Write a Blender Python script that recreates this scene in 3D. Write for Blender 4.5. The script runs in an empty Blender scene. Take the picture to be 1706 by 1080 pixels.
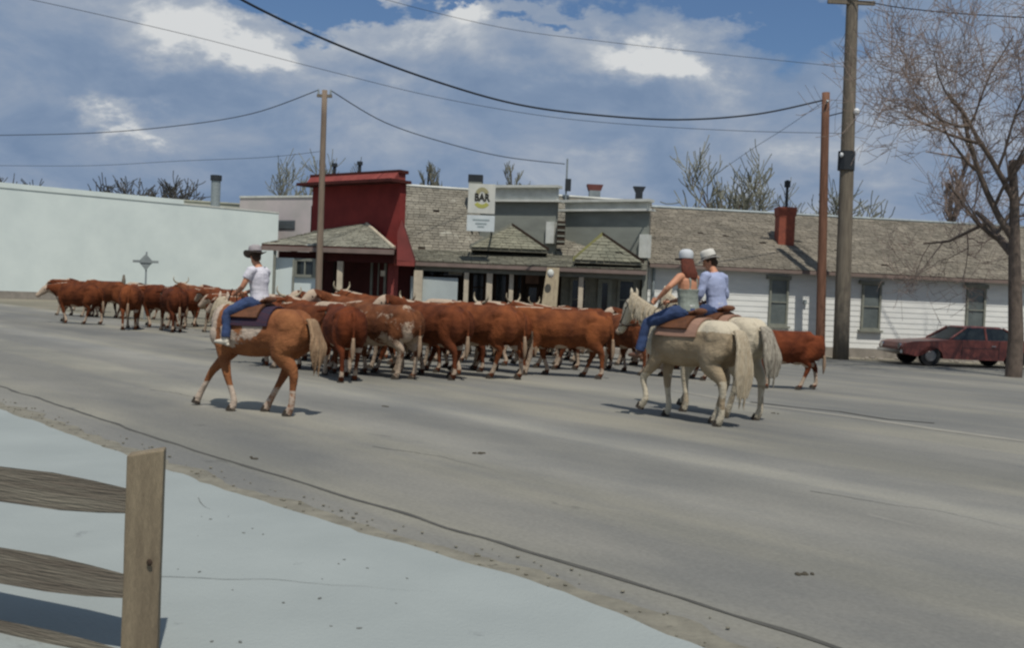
import bpy, bmesh, math, random
from mathutils import Vector, Matrix, noise, Euler
random.seed(7)
sc = bpy.context.scene
COL = sc.collection
R = math.radians
# ------------------------------------------------------------------ camera
F = 1720.0; CXP, CYP = 853.0, 540.0; H = 1.6
ROLL = R(2.45); PITCH = math.atan((CYP-493)/F)
cd = bpy.data.cameras.new('camera'); cam = bpy.data.objects.new('camera', cd); COL.objects.link(cam)
cd.sensor_width = 36; cd.lens = 36*F/1706.0; cd.clip_start = 0.1; cd.clip_end = 6000
CR = Matrix.Rotation(math.pi/2-PITCH, 3, 'X') @ Matrix.Rotation(ROLL, 3, 'Z')
cam.matrix_world = Matrix.Translation((0, 0, H)) @ CR.to_4x4()
sc.camera = cam
# ------------------------------------------------------------------ sun, sky, exposure
SUN = Vector((0.11, -0.44, 0.89)).normalized()
sl = bpy.data.lights.new('sun', 'SUN'); sl.energy = 4.8; sl.angle = R(0.6); sl.color = (1.0, 0.955, 0.88)
so = bpy.data.objects.new('sun', sl); COL.objects.link(so)
so.rotation_euler = (-SUN).to_track_quat('-Z', 'Y').to_euler(); so.location = (10, -20, 40)
sc.view_settings.view_transform = 'Standard'; sc.view_settings.look = 'None'
sc.view_settings.gamma = 1; sc.view_settings.use_curve_mapping = False
sc.view_settings.exposure = -0.40
sc.cycles.filter_width = 2.4          # a soft old film picture
sc.cycles.max_bounces = 6

def ray(px, py): return (CR @ Vector(((px-CXP)/F, -(py-CYP)/F, -1.0)))
def NT(m): return m.node_tree.nodes, m.node_tree.links
world = bpy.data.worlds.new('World'); sc.world = world; world.use_nodes = True
wn, wl = NT(world); wn.clear()
def N(nodes, t, **kw):
    n = nodes.new(t)
    for k, v in kw.items():
        if k in n.inputs: n.inputs[k].default_value = v
        else: setattr(n, k, v)
    return n
sky = N(wn, 'ShaderNodeTexSky', sky_type='NISHITA', sun_disc=False, sun_elevation=math.asin(SUN.z),
        sun_rotation=math.atan2(SUN.x, SUN.y), air_density=1.2, dust_density=1.0, ozone_density=2.5)
def wmath(op, a, b=None, c=None):
    n = N(wn, 'ShaderNodeMath', operation=op)
    for i, x in enumerate((a, b, c)):
        if x is None: continue
        if isinstance(x, (int, float)): n.inputs[i].default_value = x
        else: wl.new(x, n.inputs[i])
    return n.outputs[0]
tc = N(wn, 'ShaderNodeTexCoord'); sep = N(wn, 'ShaderNodeSeparateXYZ'); wl.new(tc.outputs['Generated'], sep.inputs[0])
den = wmath('ADD', wmath('MAXIMUM', sep.outputs[2], 0.0), 0.42)
cxyz = N(wn, 'ShaderNodeCombineXYZ')
wl.new(wmath('DIVIDE', sep.outputs[0], den), cxyz.inputs[0]); wl.new(wmath('DIVIDE', sep.outputs[1], den), cxyz.inputs[1])
def wnoise(scale, detail, rough, off, dist=0.0, stretch=(1,1,1)):
    mp = N(wn, 'ShaderNodeMapping'); mp.inputs['Location'].default_value = off; mp.inputs['Scale'].default_value = stretch
    wl.new(cxyz.outputs[0], mp.inputs[0])
    n = N(wn, 'ShaderNodeTexNoise', Scale=scale, Detail=detail, Roughness=rough, Distortion=dist); wl.new(mp.outputs[0], n.inputs['Vector'])
    return n.outputs['Fac']
def wramp(fac, stops):
    r = N(wn, 'ShaderNodeValToRGB'); e = r.color_ramp.elements
    while len(e) < len(stops): e.new(0.5)
    for i, (p, c) in enumerate(stops): e[i].position = p; e[i].color = (*c, 1) if len(c) == 3 else c
    wl.new(fac, r.inputs[0]); return r.outputs['Color']
# cloud masses stand in given directions (u = x/y, v = z/y), their edges broken by noise
nf = wnoise(5.0, 9, 0.62, (2.2, 0.9, 0)); nb_ = wnoise(5.5, 8, 0.6, (7.7, 4.1, 3))
def warp(o, n, k): return wmath('ADD', o, wmath('MULTIPLY', wmath('SUBTRACT', n, 0.5), k))
yy = wmath('MAXIMUM', sep.outputs[1], 0.05)
U = warp(wmath('DIVIDE', sep.outputs[0], yy), nf, 0.30); Vv = warp(wmath('DIVIDE', sep.outputs[2], yy), nb_, 0.16)
def blobs(lst):
    acc = None
    for px, py, rx, ry, w in lst:
        d = ray(px, py); u, v = d.x/d.y, d.z/d.y
        a = wmath('MULTIPLY', wmath('SUBTRACT', U, u), F/rx); c = wmath('MULTIPLY', wmath('SUBTRACT', Vv, v), F/ry)
        r2 = wmath('ADD', wmath('MULTIPLY', a, a), wmath('MULTIPLY', c, c))
        g = wmath('MULTIPLY', wmath('EXPONENT', wmath('MULTIPLY', r2, -1.0)), w)
        acc = g if acc is None else wmath('ADD', acc, g)
    return acc
bright = blobs([(300,62,130,52,.8),(430,92,70,28,.65),(640,60,150,40,.42),(805,30,62,26,.75),(900,95,180,50,.40),(1085,88,110,36,.75),(1150,120,60,40,.5),(1200,32,140,26,.35),
                (225,205,60,20,.6),(600,142,100,20,.45),(1050,280,40,24,.3),(1490,130,110,70,.55),(1400,250,140,40,.5),(1180,170,200,60,.25),(560,180,160,40,.25)])
gaps = blobs([(560,18,130,38,1.0),(735,8,120,20,.8),(1345,70,100,70,.6),(900,52,60,14,.7),(860,0,260,16,.6),(1300,0,150,40,.8)])
darks = blobs([(300,165,180,40,.6),(700,150,140,24,.35),(930,165,120,40,.4),(1080,150,120,20,.3),(1130,40,150,26,.35),(450,290,300,50,.4)])
fld = wmath('ADD', wmath('SUBTRACT', bright, wmath('MULTIPLY', darks, 0.5)), wmath('MULTIPLY', wmath('SUBTRACT', wnoise(4.2, 9, 0.6, (5.6, 0.4, 2), 0.3), 0.5), 2.3))
fld = wmath('ADD', wmath('MULTIPLY', fld, 0.66), 0.32)
cloudc = wramp(fld, [(0.08, (0.215,0.305,0.46)), (0.28, (0.265,0.355,0.505)), (0.46, (0.34,0.415,0.54)), (0.64, (0.45,0.51,0.60)), (0.86, (0.80,0.82,0.83))])
cov = wramp(wmath('ADD', wmath('MULTIPLY', gaps, -0.8), wmath('ADD', wnoise(3.2, 8, 0.55, (3.1, 1.7, 0), 0.25), 0.12)), [(0.22, (0,0,0)), (0.44, (1,1,1))])
bsk = N(wn, 'ShaderNodeBackground', Strength=0.11)
tint = N(wn, 'ShaderNodeMixRGB', blend_type='MULTIPLY'); tint.inputs[0].default_value = 1; tint.inputs[2].default_value = (0.60, 0.72, 0.90, 1)
wl.new(sky.outputs[0], tint.inputs[1]); wl.new(tint.outputs[0], bsk.inputs[0])
bcl = N(wn, 'ShaderNodeBackground', Strength=1.08); wl.new(cloudc, bcl.inputs[0])
mixw = N(wn, 'ShaderNodeMixShader'); wl.new(cov, mixw.inputs[0]); wl.new(bsk.outputs[0], mixw.inputs[1]); wl.new(bcl.outputs[0], mixw.inputs[2])
wo = N(wn, 'ShaderNodeOutputWorld'); wl.new(mixw.outputs[0], wo.inputs[0])

# ------------------------------------------------------------------ measuring helpers (photo pixel -> place)
def ray(px, py): return (CR @ Vector(((px-CXP)/F, -(py-CYP)/F, -1.0)))
O = Vector((0, 0, H))
def P(px, py, D):
    d = ray(px, py); return O + d*(D/d.y)
def G(px, py, z=0.0):
    d = ray(px, py); return O + d*((z-H)/d.z)
def onp(px, py, A, B):
    n = Vector((-(B[1]-A[1]), B[0]-A[0], 0)); d = ray(px, py)
    return O + d*((Vector((A[0], A[1], 0))-O).dot(n)/d.dot(n))
def hz(D, px, py): return P(px, py, D).z
# ------------------------------------------------------------------ materials
MATS = {}
def mat(name, c1, c2=None, rough=0.85, scale=3.0, bump=0.15, bscale=40.0, stretch=(1,1,1), lo=0.35, hi=0.65, metal=0.0, detail=6, spots=None, objcol=False, spec=0.3, attr=None):
    if name in MATS: return MATS[name]
    m = bpy.data.materials.new(name); m.use_nodes = True; n, l = NT(m)
    b = n['Principled BSDF']; b.inputs['Roughness'].default_value = rough; b.inputs['Metallic'].default_value = metal
    b.inputs['Specular IOR Level'].default_value = spec
    t = N(n, 'ShaderNodeTexCoord'); mp = N(n, 'ShaderNodeMapping'); mp.inputs['Scale'].default_value = stretch
    l.new(t.outputs['Object'], mp.inputs[0])
    no = N(n, 'ShaderNodeTexNoise', Scale=scale, Detail=detail, Roughness=0.6); l.new(mp.outputs[0], no.inputs['Vector'])
    rp = N(n, 'ShaderNodeValToRGB'); rp.color_ramp.elements[0].position = lo; rp.color_ramp.elements[1].position = hi
    rp.color_ramp.elements[0].color = (*c1, 1); rp.color_ramp.elements[1].color = (*(c2 or [x*0.8 for x in c1]), 1)
    l.new(no.outputs['Fac'], rp.inputs[0]); col = rp.outputs[0]
    if attr:
        a = N(n, 'ShaderNodeAttribute', attribute_name=attr); x = N(n, 'ShaderNodeMixRGB', blend_type='MULTIPLY'); x.inputs[0].default_value = 1
        l.new(col, x.inputs[1]); l.new(a.outputs['Color'], x.inputs[2]); col = x.outputs[0]
    if objcol:
        oi = N(n, 'ShaderNodeObjectInfo'); x = N(n, 'ShaderNodeMixRGB', blend_type='MULTIPLY'); x.inputs[0].default_value = 1
        l.new(col, x.inputs[1]); l.new(oi.outputs['Color'], x.inputs[2]); col = x.outputs[0]
    if spots:
        sc_, th, scol = spots
        n2 = N(n, 'ShaderNodeTexNoise', Scale=sc_, Detail=5, Roughness=0.7); l.new(mp.outputs[0], n2.inputs['Vector'])
        r2 = N(n, 'ShaderNodeValToRGB'); r2.color_ramp.elements[0].position = th; r2.color_ramp.elements[1].position = th+0.08
        l.new(n2.outputs['Fac'], r2.inputs[0]); x = N(n, 'ShaderNodeMixRGB'); x.inputs[2].default_value = (*scol, 1)
        l.new(r2.outputs[0], x.inputs[0]); l.new(col, x.inputs[1]); col = x.outputs[0]
    l.new(col, b.inputs['Base Color'])
    if bump:
        n3 = N(n, 'ShaderNodeTexNoise', Scale=bscale, Detail=4); l.new(mp.outputs[0], n3.inputs['Vector'])
        bp = N(n, 'ShaderNodeBump', Strength=bump, Distance=0.02); l.new(n3.outputs['Fac'], bp.inputs['Height']); l.new(bp.outputs[0], b.inputs['Normal'])
    MATS[name] = m; return m
# ------------------------------------------------------------------ mesh helpers
def tag(o, label=None, cat=None, group=None, kind=None):
    if label: o['label'] = label
    if cat: o['category'] = cat
    if group: o['group'] = group
    if kind: o['kind'] = kind
    return o
def thing(name, loc, label, cat, group=None, rotz=0.0):
    o = bpy.data.objects.new(name, None); COL.objects.link(o); o.location = loc; o.rotation_euler = (0, 0, rotz)
    o.empty_display_size = 0.2
    return tag(o, label, cat, group)
def crom(pts, k):
    out = []; n = len(pts)
    for i in range(n-1):
        p0, p1, p2, p3 = pts[max(i-1,0)], pts[i], pts[i+1], pts[min(i+2,n-1)]
        for j in range(k):
            t = j/k
            out.append([0.5*((2*b)+(-a+c)*t+(2*a-5*b+4*c-d)*t*t+(-a+3*b-3*c+d)*t**3) for a,b,c,d in zip(p0,p1,p2,p3)])
    out.append(list(pts[-1])); return out
class MB:
    def __init__(s): s.v = []; s.f = []; s.tone = []
    def poly(s, pts, tone=1.0):
        i = len(s.v); s.v += [Vector(p) for p in pts]; s.f.append(tuple(range(i, i+len(pts)))); s.tone.append(tone)
    def box8(s, a, tone=1.0):   # a: 4 bottom + 4 top
        i = len(s.v); s.v += [Vector(p) for p in a]
        for q in ((3,2,1,0),(4,5,6,7),(0,1,5,4),(1,2,6,5),(2,3,7,6),(3,0,4,7)): s.f.append(tuple(i+k for k in q)); s.tone.append(tone)
    def box(s, c, d, rot=0.0, tone=1.0):
        c = Vector(c); hx, hy, hz_ = d[0]/2, d[1]/2, d[2]/2; m = Matrix.Rotation(rot, 3, 'Z')
        s.box8([c+m@Vector((x*hx, y*hy, z*hz_)) for z in (-1,1) for x,y in ((-1,-1),(1,-1),(1,1),(-1,1))], tone)
    def wall(s, A, B, z0, z1, t=0.15, off=0.0, tone=1.0):  # vertical panel A->B, front `off` towards the camera side, t thick backwards
        A = Vector((A[0],A[1],0)); B = Vector((B[0],B[1],0)); u = (B-A).normalized(); n = Vector((u.y,-u.x,0))
        a0 = A+n*off; b0 = B+n*off; a1 = a0-n*t; b1 = b0-n*t
        up = lambda p, z: Vector((p.x,p.y,z))
        s.box8([up(a0,z0),up(b0,z0),up(b1,z0),up(a1,z0),up(a0,z1),up(b0,z1),up(b1,z1),up(a1,z1)], tone)
    def slab(s, pts, t, tone=1.0):                     # polygon pushed down by t
        n = len(pts); i = len(s.v); s.v += [Vector(p) for p in pts] + [Vector(p)-Vector((0,0,t)) for p in pts]
        s.f.append(tuple(range(i,i+n))); s.f.append(tuple(range(i+2*n-1,i+n-1,-1))); s.tone += [tone]*(2+n)
        for k in range(n): s.f.append((i+k, i+n+k, i+n+(k+1)%n, i+(k+1)%n))
    def extr(s, pts, vec, tone=1.0):                   # polygon extruded by vec
        n = len(pts); vec = Vector(vec); i = len(s.v); s.v += [Vector(p) for p in pts] + [Vector(p)+vec for p in pts]
        s.f.append(tuple(range(i+n-1,i-1,-1))); s.f.append(tuple(range(i+n,i+2*n))); s.tone += [tone]*(2+n)
        for k in range(n): s.f.append((i+k, i+(k+1)%n, i+n+(k+1)%n, i+n+k))
    def tube(s, pts, rads, seg=10, k=1, cap=True, tone=1.0):
        rr = [(r, r) if isinstance(r, (int,float)) else r for r in rads]
        rows = [list(p)+list(r) for p, r in zip(pts, rr)]
        if k > 1: rows = crom(rows, k)
        P_ = [Vector(r[:3]) for r in rows]; n = len(P_); base = len(s.v); last = None
        for i in range(n):
            t = (P_[min(i+1,n-1)]-P_[max(i-1,0)]).normalized()
            up = Vector((0,0,1)) if abs(t.z) < 0.85 else Vector((1,0,0))
            sd = up.cross(t).normalized()
            if last is not None:
                sd2 = last - t*last.dot(t)
                if sd2.length > 0.3: sd = sd2.normalized()
            last = sd
            nn = t.cross(sd); a, b = rows[i][3], rows[i][4]
            for j in range(seg):
                w = 2*math.pi*j/seg; s.v.append(P_[i] + sd*(a*math.cos(w)) + nn*(b*math.sin(w)))
        for i in range(n-1):
            for j in range(seg):
                q = base+i*seg; s.f.append((q+j, q+(j+1)%seg, q+seg+(j+1)%seg, q+seg+j)); s.tone.append(tone)
        if cap:
            s.f.append(tuple(base+j for j in range(seg-1,-1,-1))); s.f.append(tuple(base+(n-1)*seg+j for j in range(seg))); s.tone += [tone]*2
    def ell(s, c, r, rot=None, seg=12, rings=8):
        c = Vector(c); base = len(s.v); m = Euler(rot).to_matrix() if rot else Matrix.Identity(3)
        s.v.append(c+m@Vector((0,0,r[2])))
        for i in range(1, rings):
            ph = math.pi*i/rings
            for j in range(seg):
                w = 2*math.pi*j/seg
                s.v.append(c+m@Vector((r[0]*math.sin(ph)*math.cos(w), r[1]*math.sin(ph)*math.sin(w), r[2]*math.cos(ph))))
        s.v.append(c+m@Vector((0,0,-r[2]))); e = len(s.v)-1
        for j in range(seg):
            s.f.append((base, base+1+j, base+1+(j+1)%seg)); s.f.append((e, e-seg+(j+1)%seg, e-seg+j)); s.tone += [1,1]
            for i in range(rings-2):
                q = base+1+i*seg; s.f.append((q+j, q+seg+j, q+seg+(j+1)%seg, q+(j+1)%seg)); s.tone.append(1)
    def lathe(s, prof, c, seg=20):
        c = Vector(c); base = len(s.v)
        for r, z in prof:
            for j in range(seg):
                w = 2*math.pi*j/seg; s.v.append(c+Vector((r*math.cos(w), r*math.sin(w), z)))
        for i in range(len(prof)-1):
            for j in range(seg):
                q = base+i*seg; s.f.append((q+j, q+(j+1)%seg, q+seg+(j+1)%seg, q+seg+j)); s.tone.append(1)
        s.f.append(tuple(base+j for j in range(seg-1,-1,-1))); s.f.append(tuple(base+(len(prof)-1)*seg+j for j in range(seg))); s.tone += [1,1]
    def mesh(s, name, origin=(0,0,0), tones=False):
        o = Vector(origin); me = bpy.data.meshes.new(name); me.from_pydata([tuple(p-o) for p in s.v], [], s.f)
        if tones:
            a = me.color_attributes.new('tone', 'FLOAT_COLOR', 'CORNER'); i = 0; buf = []
            for f, t in zip(s.f, s.tone): buf += [t, t, t, 1.0]*len(f)
            a.data.foreach_set('color', buf)
        me.update(); return me
    def build(s, name, m, parent=None, smooth=False, remesh=0.0, sit=4, paint=None, tones=False, label=None, cat=None, group=None, kind=None, worldspace=True, fixn=True):
        org = parent_world(parent) if (parent and worldspace) else Vector((0,0,0))
        if not parent and worldspace and cat:   # a thing that is one mesh: origin at its base
            xs = [p.x for p in s.v]; ys = [p.y for p in s.v]; zs = [p.z for p in s.v]
            org = Vector(((min(xs)+max(xs))/2, (min(ys)+max(ys))/2, min(zs)))
        me = s.mesh(name, org, tones)
        if remesh:
            tmp = bpy.data.objects.new('tmp', me); COL.objects.link(tmp)
            md = tmp.modifiers.new('r', 'REMESH'); md.mode = 'VOXEL'; md.voxel_size = remesh
            if sit: sm = tmp.modifiers.new('s', 'SMOOTH'); sm.factor = 0.5; sm.iterations = sit
            dg = bpy.context.evaluated_depsgraph_get(); me2 = bpy.data.meshes.new_from_object(tmp.evaluated_get(dg))
            bpy.data.objects.remove(tmp); me2.name = name; me = me2; smooth = True
        elif fixn:
            bm = bmesh.new(); bm.from_mesh(me); bmesh.ops.recalc_face_normals(bm, faces=bm.faces); bm.to_mesh(me); bm.free()
        if paint:
            a = me.color_attributes.new('coat', 'FLOAT_COLOR', 'POINT'); buf = []
            for vv in me.vertices: w = paint(vv.co); buf += [w, w, w, 1.0]
            a.data.foreach_set('color', buf)
        if smooth: me.polygons.foreach_set('use_smooth', [True]*len(me.polygons))
        me.materials.clear(); me.materials.append(m)
        ob = bpy.data.objects.new(name, me); COL.objects.link(ob)
        if parent: ob.parent = parent
        elif worldspace: ob.location = org
        return tag(ob, label, cat, group, kind)
PW = {}
def parent_world(p):
    v = Vector(p.location); q = p.parent
    while q: v = v + Vector(q.location); q = q.parent
    return v
def copy_tree(o, parent=None):
    c = o.copy(); COL.objects.link(c)
    if parent is not None: c.parent = parent
    for ch in list(CH.get(o.name, [])) or [x for x in o.children]:
        copy_tree(ch, c)
    return c
CH = {}
def lerp(a, b, t): return a+(b-a)*t
def sstep(a, b, x):
    t = max(0.0, min(1.0, (x-a)/(b-a))); return t*t*(3-2*t)

# ------------------------------------------------------------------ colours
M_white  = mat('white_plaster', (0.67,0.74,0.70), (0.60,0.67,0.64), scale=0.5, bump=0.1)
M_pink   = mat('pinkish_stucco', (0.50,0.44,0.43), (0.42,0.39,0.37), scale=0.7)
M_tan    = mat('tan_stucco', (0.42,0.42,0.34), (0.34,0.35,0.29), scale=0.7)
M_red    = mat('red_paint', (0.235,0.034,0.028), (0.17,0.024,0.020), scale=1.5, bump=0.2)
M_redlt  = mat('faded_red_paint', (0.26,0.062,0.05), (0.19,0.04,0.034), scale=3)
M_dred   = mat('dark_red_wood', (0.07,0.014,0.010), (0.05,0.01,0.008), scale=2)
M_roof   = mat('weathered_shingle', (0.235,0.207,0.160), (0.155,0.137,0.106), scale=1.0, bump=0.5, bscale=25, attr='tone')
M_roofp  = mat('pale_patched_shingle', (0.235,0.215,0.17), (0.155,0.142,0.112), scale=1.0, bump=0.5, bscale=25, attr='tone', spots=(1.8,0.61,(0.33,0.315,0.26)))
M_roofg  = mat('porch_roofing', (0.19,0.18,0.135), (0.135,0.13,0.10), scale=1.3, bump=0.4, bscale=25, attr='tone')
M_gray   = mat('gray_paint', (0.245,0.26,0.225), (0.195,0.205,0.18), scale=1.2, bump=0.2, stretch=(1,1,3))
M_trim   = mat('white_trim', (0.62,0.63,0.58), (0.48,0.49,0.44), scale=3)
M_cream  = mat('cream_post_paint', (0.55,0.48,0.36), (0.42,0.36,0.27), scale=4)
M_gtrim  = mat('sage_trim', (0.24,0.245,0.20), (0.18,0.185,0.155), scale=4)
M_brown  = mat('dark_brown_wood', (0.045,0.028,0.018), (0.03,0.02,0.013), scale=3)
M_gutter = mat('faded_gutter', (0.22,0.165,0.14), (0.17,0.13,0.11), scale=3)
M_glass  = mat('window_glass', (0.012,0.016,0.018), (0.03,0.038,0.038), rough=0.12, scale=1.5, bump=0, spec=0.5)
M_curt   = mat('curtained_glass', (0.14,0.16,0.15), (0.09,0.105,0.10), rough=0.25, scale=2, bump=0, spec=0.5)
M_black  = mat('black_metal', (0.02,0.025,0.03), (0.03,0.035,0.04), rough=0.6)
M_galv   = mat('galvanised_metal', (0.30,0.34,0.34), (0.22,0.25,0.26), rough=0.6, metal=0.3, scale=6)
M_board  = mat('white_clapboard', (0.76,0.76,0.71), (0.66,0.665,0.63), scale=1.2, bump=0.2, stretch=(1,1,4), spots=(5,0.68,(0.42,0.40,0.35)))
M_found  = mat('foundation_concrete', (0.30,0.27,0.23), (0.22,0.20,0.17), scale=3)
M_pole   = mat('weathered_pole_wood', (0.21,0.18,0.135), (0.13,0.11,0.085), scale=3, stretch=(6,6,0.5), bump=0.4)
M_rpole  = mat('reddish_pole_wood', (0.22,0.11,0.07), (0.13,0.065,0.04), scale=3, stretch=(6,6,0.5), bump=0.4)
M_tpole  = mat('tan_pole_wood', (0.26,0.20,0.145), (0.18,0.135,0.10), scale=3, stretch=(6,6,0.5), bump=0.4)
M_wire   = mat('wire_black', (0.03,0.035,0.045), bump=0)
M_brick  = mat('chimney_brick', (0.30,0.085,0.05), (0.20,0.06,0.04), scale=8, bump=0.4)

# ------------------------------------------------------------------ ground
def sheet(name, pts, z, m, kind='structure', parent=None):
    b = MB(); b.poly([(p[0],p[1],z) for p in pts]); return b.build(name, m, parent, kind=kind, fixn=False)
g = MB(); S = 2500
g.poly([(-S,-S,0),(S,-S,0),(S,S,0),(-S,S,0)])
M_gnd = mat('dry_ground', (0.22,0.195,0.145), (0.15,0.14,0.10), scale=0.15, bump=0.4, bscale=8)
g.build('ground', M_gnd, kind='structure', fixn=False)
SD = Vector((-0.655, 0.755, 0)); SN = Vector((0.755, 0.655, 0))      # street direction, and across it
def road_material():
    m = bpy.data.materials.new('worn_asphalt'); m.use_nodes = True; n, l = NT(m); b = n['Principled BSDF']
    b.inputs['Roughness'].default_value = 0.9; b.inputs['Specular IOR Level'].default_value = 0.25
    t = N(n, 'ShaderNodeTexCoord'); mp0 = N(n, 'ShaderNodeMapping'); mp0.inputs['Rotation'].default_value = (0,0,-math.atan2(SD.y,SD.x)); l.new(t.outputs['Object'], mp0.inputs[0])
    def nz(scale, st, detail=6, rough=0.6, loc=(0,0,0)):
        mp = N(n, 'ShaderNodeMapping'); mp.inputs['Scale'].default_value = st; mp.inputs['Location'].default_value = loc; l.new(mp0.outputs[0], mp.inputs[0])
        x = N(n, 'ShaderNodeTexNoise', Scale=scale, Detail=detail, Roughness=rough); l.new(mp.outputs[0], x.inputs['Vector']); return x.outputs['Fac']
    def rp(f, a, b_, c1, c2):
        r = N(n, 'ShaderNodeValToRGB'); e = r.color_ramp.elements; e[0].position = a; e[1].position = b_; e[0].color = (*c1,1); e[1].color = (*c2,1); l.new(f, r.inputs[0]); return r.outputs[0]
    def mx(f, a, b_, mode='MIX'):
        x = N(n, 'ShaderNodeMixRGB', blend_type=mode)
        if isinstance(f, float): x.inputs[0].default_value = f
        else: l.new(f, x.inputs[0])
        l.new(a, x.inputs[1]); l.new(b_, x.inputs[2]); return x.outputs[0]
    soft = []
    base = rp(nz(0.5, (0.12,1,1)), 0.36, 0.62, (0.203,0.198,0.178), (0.166,0.164,0.150))
    bands = rp(nz(0.8, (0.03,1,1), 3, 0.5, (4,2,0)), 0.50, 0.62, (1,1,1), (1.16,1.14,1.07))
    patch = rp(nz(0.35, (0.5,1,1), 7, 0.65, (9,3,0)), 0.40, 0.60, (0.80,0.81,0.82), (1.12,1.10,1.05))
    fine = rp(nz(30, (1,1,1), 3), 0.3, 0.7, (0.90,0.90,0.90), (1.1,1.1,1.1))
    c = mx(1.0, base, bands, 'MULTIPLY'); c = mx(1.0, c, patch, 'MULTIPLY'); c = mx(1.0, c, fine, 'MULTIPLY')
    sp = N(n, 'ShaderNodeSeparateXYZ'); l.new(mp0.outputs[0], sp.inputs[0]); wob = nz(0.25, (0.3,1,1), 5, 0.6, (2,2,2))
    for (qx, qy), wd, k in (((350,616), 0.8, 0.14), ((860,706), 1.3, 0.10), ((1400,900), 0.7, 0.08), ((300,690), 1.2, -0.07), ((1400,760), 1.6, -0.09)):
        yq = -G(qx, qy).dot(SN)
        a1 = N(n, 'ShaderNodeMath', operation='MULTIPLY_ADD'); l.new(wob, a1.inputs[0]); a1.inputs[1].default_value = 2.2; l.new(sp.outputs[1], a1.inputs[2])
        a2 = N(n, 'ShaderNodeMath', operation='SUBTRACT'); l.new(a1.outputs[0], a2.inputs[0]); a2.inputs[1].default_value = yq+1.1
        a3 = N(n, 'ShaderNodeMath', operation='ABSOLUTE'); l.new(a2.outputs[0], a3.inputs[0])
        mr = N(n, 'ShaderNodeMapRange', interpolation_type='SMOOTHSTEP'); l.new(a3.outputs[0], mr.inputs[0]); mr.inputs[1].default_value = 0.0; mr.inputs[2].default_value = wd; mr.inputs[3].default_value = 1+k; mr.inputs[4].default_value = 1.0
        cc = N(n, 'ShaderNodeCombineColor'); [l.new(mr.outputs[0], cc.inputs[q]) for q in range(3)]; c = mx(1.0, c, cc.outputs[0], 'MULTIPLY')
    stain = rp(nz(2.2, (0.5,1,1), 4, 0.5, (1,7,0)), 0.71, 0.76, (0,0,0), (0.8,0.8,0.8))
    r = N(n, 'ShaderNodeRGB'); r.outputs[0].default_value = (0.09,0.09,0.08,1); c = mx(stain, c, r.outputs[0])
    pale = rp(nz(1.4, (0.35,1,1), 4, 0.5, (21,7,0)), 0.72, 0.75, (0,0,0), (0.7,0.7,0.7))
    r = N(n, 'ShaderNodeRGB'); r.outputs[0].default_value = (0.30,0.28,0.24,1); c = mx(pale, c, r.outputs[0])
    l.new(c, b.inputs['Base Color'])
    bp = N(n, 'ShaderNodeBump', Strength=0.3, Distance=0.01); l.new(nz(60,(1,1,1),4), bp.inputs['Height']); l.new(bp.outputs[0], b.inputs['Normal'])
    return m
M_road = road_material()
sheet('road', [(-160,-60),(60,-60),(60,33.2),(6,33.0),(-10,34.5),(-60,95),(-160,95)], 0.004, M_road)
M_walk = mat('pale_concrete', (0.285,0.312,0.298), (0.25,0.275,0.264), scale=0.8, bump=0.35, bscale=45, spots=(3.4,0.665,(0.19,0.205,0.20)))
ZW = 0.06
edge = [G(*p, z=ZW) for p in ((140,733),(220,762),(300,790),(420,833),(560,874),(700,914),(850,957),(1000,1010),(1150,1070))]
e0 = (edge[0]-edge[1]).normalized(); e1 = (edge[-1]-edge[-2]).normalized()
ed = [edge[0]+e0*60]+[edge[0]+e0*6]+edge+[edge[-1]+e1*3, edge[-1]+e1*30]
rag = []
for i in range(len(ed)-1):
    L = (ed[i+1]-ed[i]).length; k = max(1, int(min(L, 12)/0.12))
    for j in range(k):
        p = ed[i].lerp(ed[i+1], j/k); rag.append(p + SN*(0.05*noise.noise(p*2.1)+0.02*noise.noise(p*9)))
rag.append(ed[-1])
b = MB(); back = [Vector((-14,-30,ZW)), Vector((-60,-30,ZW)), Vector((-60,40,ZW))]
b.slab([Vector((p.x,p.y,ZW)) for p in rag]+back, 0.3); b.build('sidewalk', M_walk, kind='structure')
# the gritty dirt washed along the pavement edge
M_grit = mat('gutter_grit', (0.215,0.200,0.155), (0.145,0.135,0.105), scale=5, bump=0.6, bscale=30, spots=(7,0.60,(0.105,0.098,0.075)))
b = MB(); L_, R_ = [], []
for i, p in enumerate(rag[1:-1]):
    w = 0.30+0.16*noise.noise(Vector((p.x*0.9,p.y*0.9,3)))+0.12*noise.noise(p*4.0)
    L_.append(Vector((p.x,p.y,0.012))-SN*0.1); R_.append(Vector((p.x,p.y,0.008))+SN*w)
for i in range(len(L_)-1): b.poly([L_[i], R_[i], R_[i+1], L_[i+1]])
b.build('gutter_grit', M_grit, kind='structure', fixn=False)
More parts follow.
